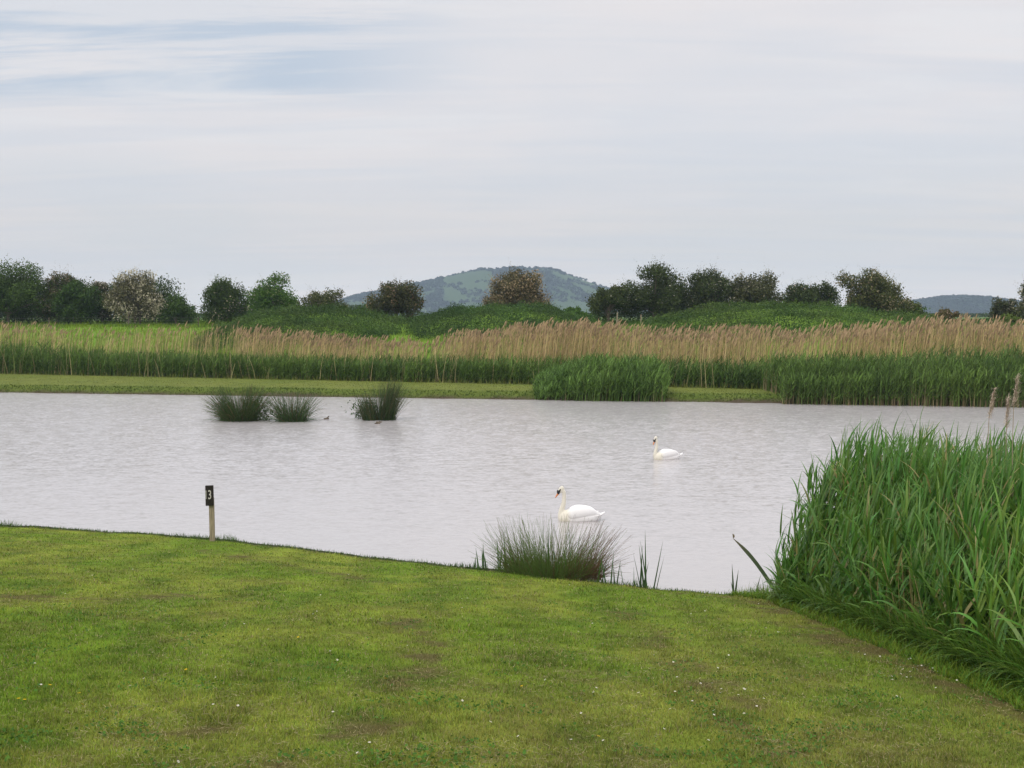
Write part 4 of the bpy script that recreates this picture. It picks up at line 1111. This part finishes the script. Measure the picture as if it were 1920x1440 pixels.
# ------------------------------------------------------------------ daisies and dandelions in the lawn
def flower_mesh(name, petals, r, cp, cc, h):
    V = []; Fc = []; C = []
    for k in range(petals):
        a = 2 * math.pi * k / petals; d = np.array([math.cos(a), math.sin(a), 0]); e = np.array([-math.sin(a), math.cos(a), 0])
        i = len(V); V += [d * r * .2 - e * r * .1 + [0, 0, h], d * r * .2 + e * r * .1 + [0, 0, h], d * r + e * r * .22 + [0, 0, h + r * .25], d * r - e * r * .22 + [0, 0, h + r * .25]]
        Fc.append((i, i + 1, i + 2, i + 3)); C += [cp] * 4
    for k in range(8):
        a = 2 * math.pi * k / 8; b = 2 * math.pi * (k + 1) / 8; i = len(V)
        V += [np.array([0, 0, h + r * .3]), np.array([math.cos(a) * r * .35, math.sin(a) * r * .35, h + r * .1]), np.array([math.cos((a + b) / 2) * r * .36, math.sin((a + b) / 2) * r * .36, h + r * .1]), np.array([math.cos(b) * r * .35, math.sin(b) * r * .35, h + r * .1])]
        Fc.append((i, i + 1, i + 2, i + 3)); C += [cc] * 4
    i = len(V); V += [np.array([-.0015, 0, -.01]), np.array([.0015, 0, -.01]), np.array([.0015, 0, h]), np.array([-.0015, 0, h])]; Fc.append((i, i + 1, i + 2, i + 3)); C += [(.1, .17, .03)] * 4
    return np_mesh(name, np.array(V), np.array(Fc), np.array(C))
DAISY = flower_mesh('daisy', 11, .0085, (.80, .78, .74), (.65, .45, .04), .036); DAISY.materials.append(M_GRASS)
DAND = flower_mesh('dandelion', 16, .011, (.70, .48, .02), (.65, .42, .02), .040); DAND.materials.append(M_GRASS)
def scatter(me, name, pts, label, cat, group):
    first = None
    for (px, py) in pts:
        x, y = lawn_pt(px, py)
        if y > edge(x) - .1: continue
        if first is None:
            first = o = bpy.data.objects.new(name, me); COL.objects.link(o); tag(o, label, cat, group)
        else:
            o = first.copy(); COL.objects.link(o)
        o.location = (x, y, float(near_z(x, y))); o.rotation_euler = (rng.normal(0, .3), rng.normal(0, .3), rng.uniform(0, 6.28))
pts = [(rng.uniform(0, 1800), rng.uniform(1040, 1435)) for _ in range(70)]
pts += [(1300 + rng.normal(0, 90), 1300 + rng.normal(0, 30)) for _ in range(22)]
pts += [(1700 + rng.normal(0, 45), 1268 + rng.normal(0, 14)) for _ in range(26)]
pts += [(1480 + rng.normal(0, 40), 1165 + rng.normal(0, 25)) for _ in range(10)]
scatter(DAISY, 'daisy', pts, 'tiny white daisy in the mown lawn', 'daisy', 'daisies scattered in the mown lawn')
pts = [(35, 1315), (45, 1318), (150, 1330), (150, 1308), (350, 1262), (720, 1285), (415, 1240), (90, 1290), (560, 1200), (250, 1180), (980, 1300), (1120, 1390)]
scatter(DAND, 'dandelion', pts, 'small yellow dandelion in the mown lawn', 'dandelion', 'dandelions scattered in the mown lawn')

# ------------------------------------------------------------------ sky, sun, haze
SUN_EL, SUN_AZ = math.radians(48), math.radians(215)     # azimuth measured from +Y towards +X
def world():
    w = bpy.data.worlds.new('World'); SC.world = w; w.use_nodes = True
    N, L = w.node_tree.nodes, w.node_tree.links
    bg = N['Background']
    tc = N.new('ShaderNodeTexCoord')
    sky = N.new('ShaderNodeTexSky'); sky.sky_type = 'NISHITA'; sky.sun_disc = False
    sky.sun_elevation = SUN_EL; sky.sun_rotation = SUN_AZ; sky.dust_density = 2
    s1 = N.new('ShaderNodeVectorMath'); s1.operation = 'SCALE'; s1.inputs['Scale'].default_value = .10
    L.new(sky.outputs[0], s1.inputs[0])
    sp = N.new('ShaderNodeSeparateXYZ'); L.new(tc.outputs['Generated'], sp.inputs[0])
    def math_(op, a, b=None, clamp=False):
        m = N.new('ShaderNodeMath'); m.operation = op; m.use_clamp = clamp
        for i, v in enumerate((a, b)):
            if v is None: continue
            if isinstance(v, (int, float)): m.inputs[i].default_value = v
            else: L.new(v, m.inputs[i])
        return m.outputs[0]
    zc = math_('MAXIMUM', sp.outputs['Z'], 0.0)
    den = math_('ADD', zc, .10)
    u = math_('DIVIDE', sp.outputs['X'], den); v = math_('DIVIDE', sp.outputs['Y'], den)
    cb = N.new('ShaderNodeCombineXYZ'); L.new(u, cb.inputs[0]); L.new(v, cb.inputs[1])
    def noise(scale, det, off, st=(1, 1, 1), rough=.55, dist=0):
        mp = N.new('ShaderNodeMapping'); mp.inputs['Location'].default_value = off; mp.inputs['Scale'].default_value = st; L.new(cb.outputs[0], mp.inputs[0])
        n = N.new('ShaderNodeTexNoise'); n.inputs['Scale'].default_value = scale; n.inputs['Detail'].default_value = det
        n.inputs['Roughness'].default_value = rough; n.inputs['Distortion'].default_value = dist
        L.new(mp.outputs[0], n.inputs['Vector']); return n.outputs['Fac']
    def ramp(x, a, b, lo=0, hi=1):
        m = N.new('ShaderNodeMapRange'); m.interpolation_type = 'SMOOTHSTEP'
        for i, vv in enumerate((a, b, lo, hi)): m.inputs[i + 1].default_value = vv
        L.new(x, m.inputs[0]); return m.outputs[0]
    def mix(f, a, b):
        m = N.new('ShaderNodeMix'); m.data_type = 'RGBA'
        if isinstance(f, (int, float)): m.inputs[0].default_value = f
        else: L.new(f, m.inputs[0])
        for i, q in ((6, a), (7, b)):
            if isinstance(q, tuple): m.inputs[i].default_value = (*q, 1)
            else: L.new(q, m.inputs[i])
        return m.outputs[2]
    # cloud deck: pale, brighter towards the zenith as an overcast sky is
    warm = noise(.55, 4, (3, 1, 0), (1, .8, 1))
    deck = mix(ramp(warm, .35, .65), (.825, .825, .85), (.93, .875, .86))
    elev = ramp(zc, .02, .16)
    low = mix(ramp(warm, .4, .6), (.90, .855, .80), (.95, .875, .815))
    deck = mix(elev, low, deck)
    # blue-grey bands of thinner, shaded cloud, strongest high on the left
    el = math_('DIVIDE', sp.outputs['Z'], sp.outputs['Y'])
    xl = math_('DIVIDE', sp.outputs['X'], math_('MAXIMUM', sp.outputs['Y'], .05))
    left = ramp(xl, .0, -.22)
    hi = math_('MULTIPLY', ramp(el, .17, .20), left)
    band = noise(1.5, 6, (0.4, 2.2, 1), (.36, 1.9, 1), .62, .5)
    b1 = math_('MULTIPLY', ramp(band, .43, .57), math_('ADD', math_('MULTIPLY', hi, 1.0), .10, True), True)
    deck = mix(b1, deck, (.60, .675, .775))
    b2 = math_('MULTIPLY', ramp(noise(1.9, 6, (7, 3, 2), (.5, 1.2, 1), .6, .4), .48, .66), ramp(el, .06, .2, .1, .55))
    deck = mix(b2, deck, (.93, .91, .905))
    b3 = math_('MULTIPLY', ramp(noise(.9, 4, (2, 9, 5), (.35, 2.8, 1), .5, .3), .48, .64), ramp(el, .03, .22, .15, .55))
    deck = mix(b3, deck, (.73, .76, .82))
    full = mix(.90, s1.outputs[0], deck)
    gain = math_('ADD', ramp(zc, .0, .085, 1.32, 1.0), math_('MULTIPLY', ramp(sp.outputs['Z'], .27, .85), .95))
    o = N.new('ShaderNodeVectorMath'); o.operation = 'SCALE'; L.new(full, o.inputs[0]); L.new(gain, o.inputs['Scale'])
    L.new(o.outputs[0], bg.inputs['Color']); bg.inputs['Strength'].default_value = 1.0
    w.cycles.sampling_method = 'MANUAL'; w.cycles.sample_map_resolution = 512
world()

sd = bpy.data.lights.new('sun', 'SUN'); sd.energy = 1.3; sd.angle = math.radians(12); sd.color = (1, .95, .87)
so = bpy.data.objects.new('sun', sd); COL.objects.link(so)
v = Vector((math.sin(SUN_AZ) * math.cos(SUN_EL), math.cos(SUN_AZ) * math.cos(SUN_EL), math.sin(SUN_EL)))
so.rotation_euler = v.to_track_quat('Z', 'Y').to_euler(); so.location = (0, 0, 60)

def haze():
    m = bpy.data.materials.new('haze'); m.use_nodes = True; N, L = m.node_tree.nodes, m.node_tree.links
    N.remove(N['Principled BSDF'])
    p = N.new('ShaderNodeVolumePrincipled'); p.inputs['Color'].default_value = (.60, .75, .94, 1); p.inputs['Density'].default_value = HAZE
    L.new(p.outputs[0], N['Material Output'].inputs['Volume'])
    bm = bmesh.new(); bmesh.ops.create_cube(bm, size=1, matrix=Matrix.Translation((0, 1600, 80)) @ Matrix.Diagonal((9000, 3700, 166, 1)))
    me = bpy.data.meshes.new('haze'); bm.to_mesh(me); bm.free()
    o = link('haze', me, m); tag(o, 'thin blue summer haze', 'haze', kind='stuff')
HAZE = .00024
haze()

# ------------------------------------------------------------------ camera and render settings
cd = bpy.data.cameras.new('camera'); cam = bpy.data.objects.new('camera', cd); COL.objects.link(cam)
cam.location = (0, 0, CZ); cam.rotation_euler = (math.pi / 2, 0, 0)
cd.sensor_width = 36; cd.lens = 36 * F / 1920; cd.shift_y = -(720 - HZ) / 1920
cd.clip_start = .1; cd.clip_end = 20000
SC.camera = cam
SC.view_settings.view_transform = 'Standard'; SC.view_settings.look = 'None'; SC.view_settings.exposure = 0; SC.view_settings.gamma = 1
SC.render.engine = 'CYCLES'
SC.cycles.max_bounces = 6; SC.cycles.diffuse_bounces = 3; SC.cycles.glossy_bounces = 3; SC.cycles.transmission_bounces = 3; SC.cycles.volume_bounces = 0
SC.cycles.use_denoising = True
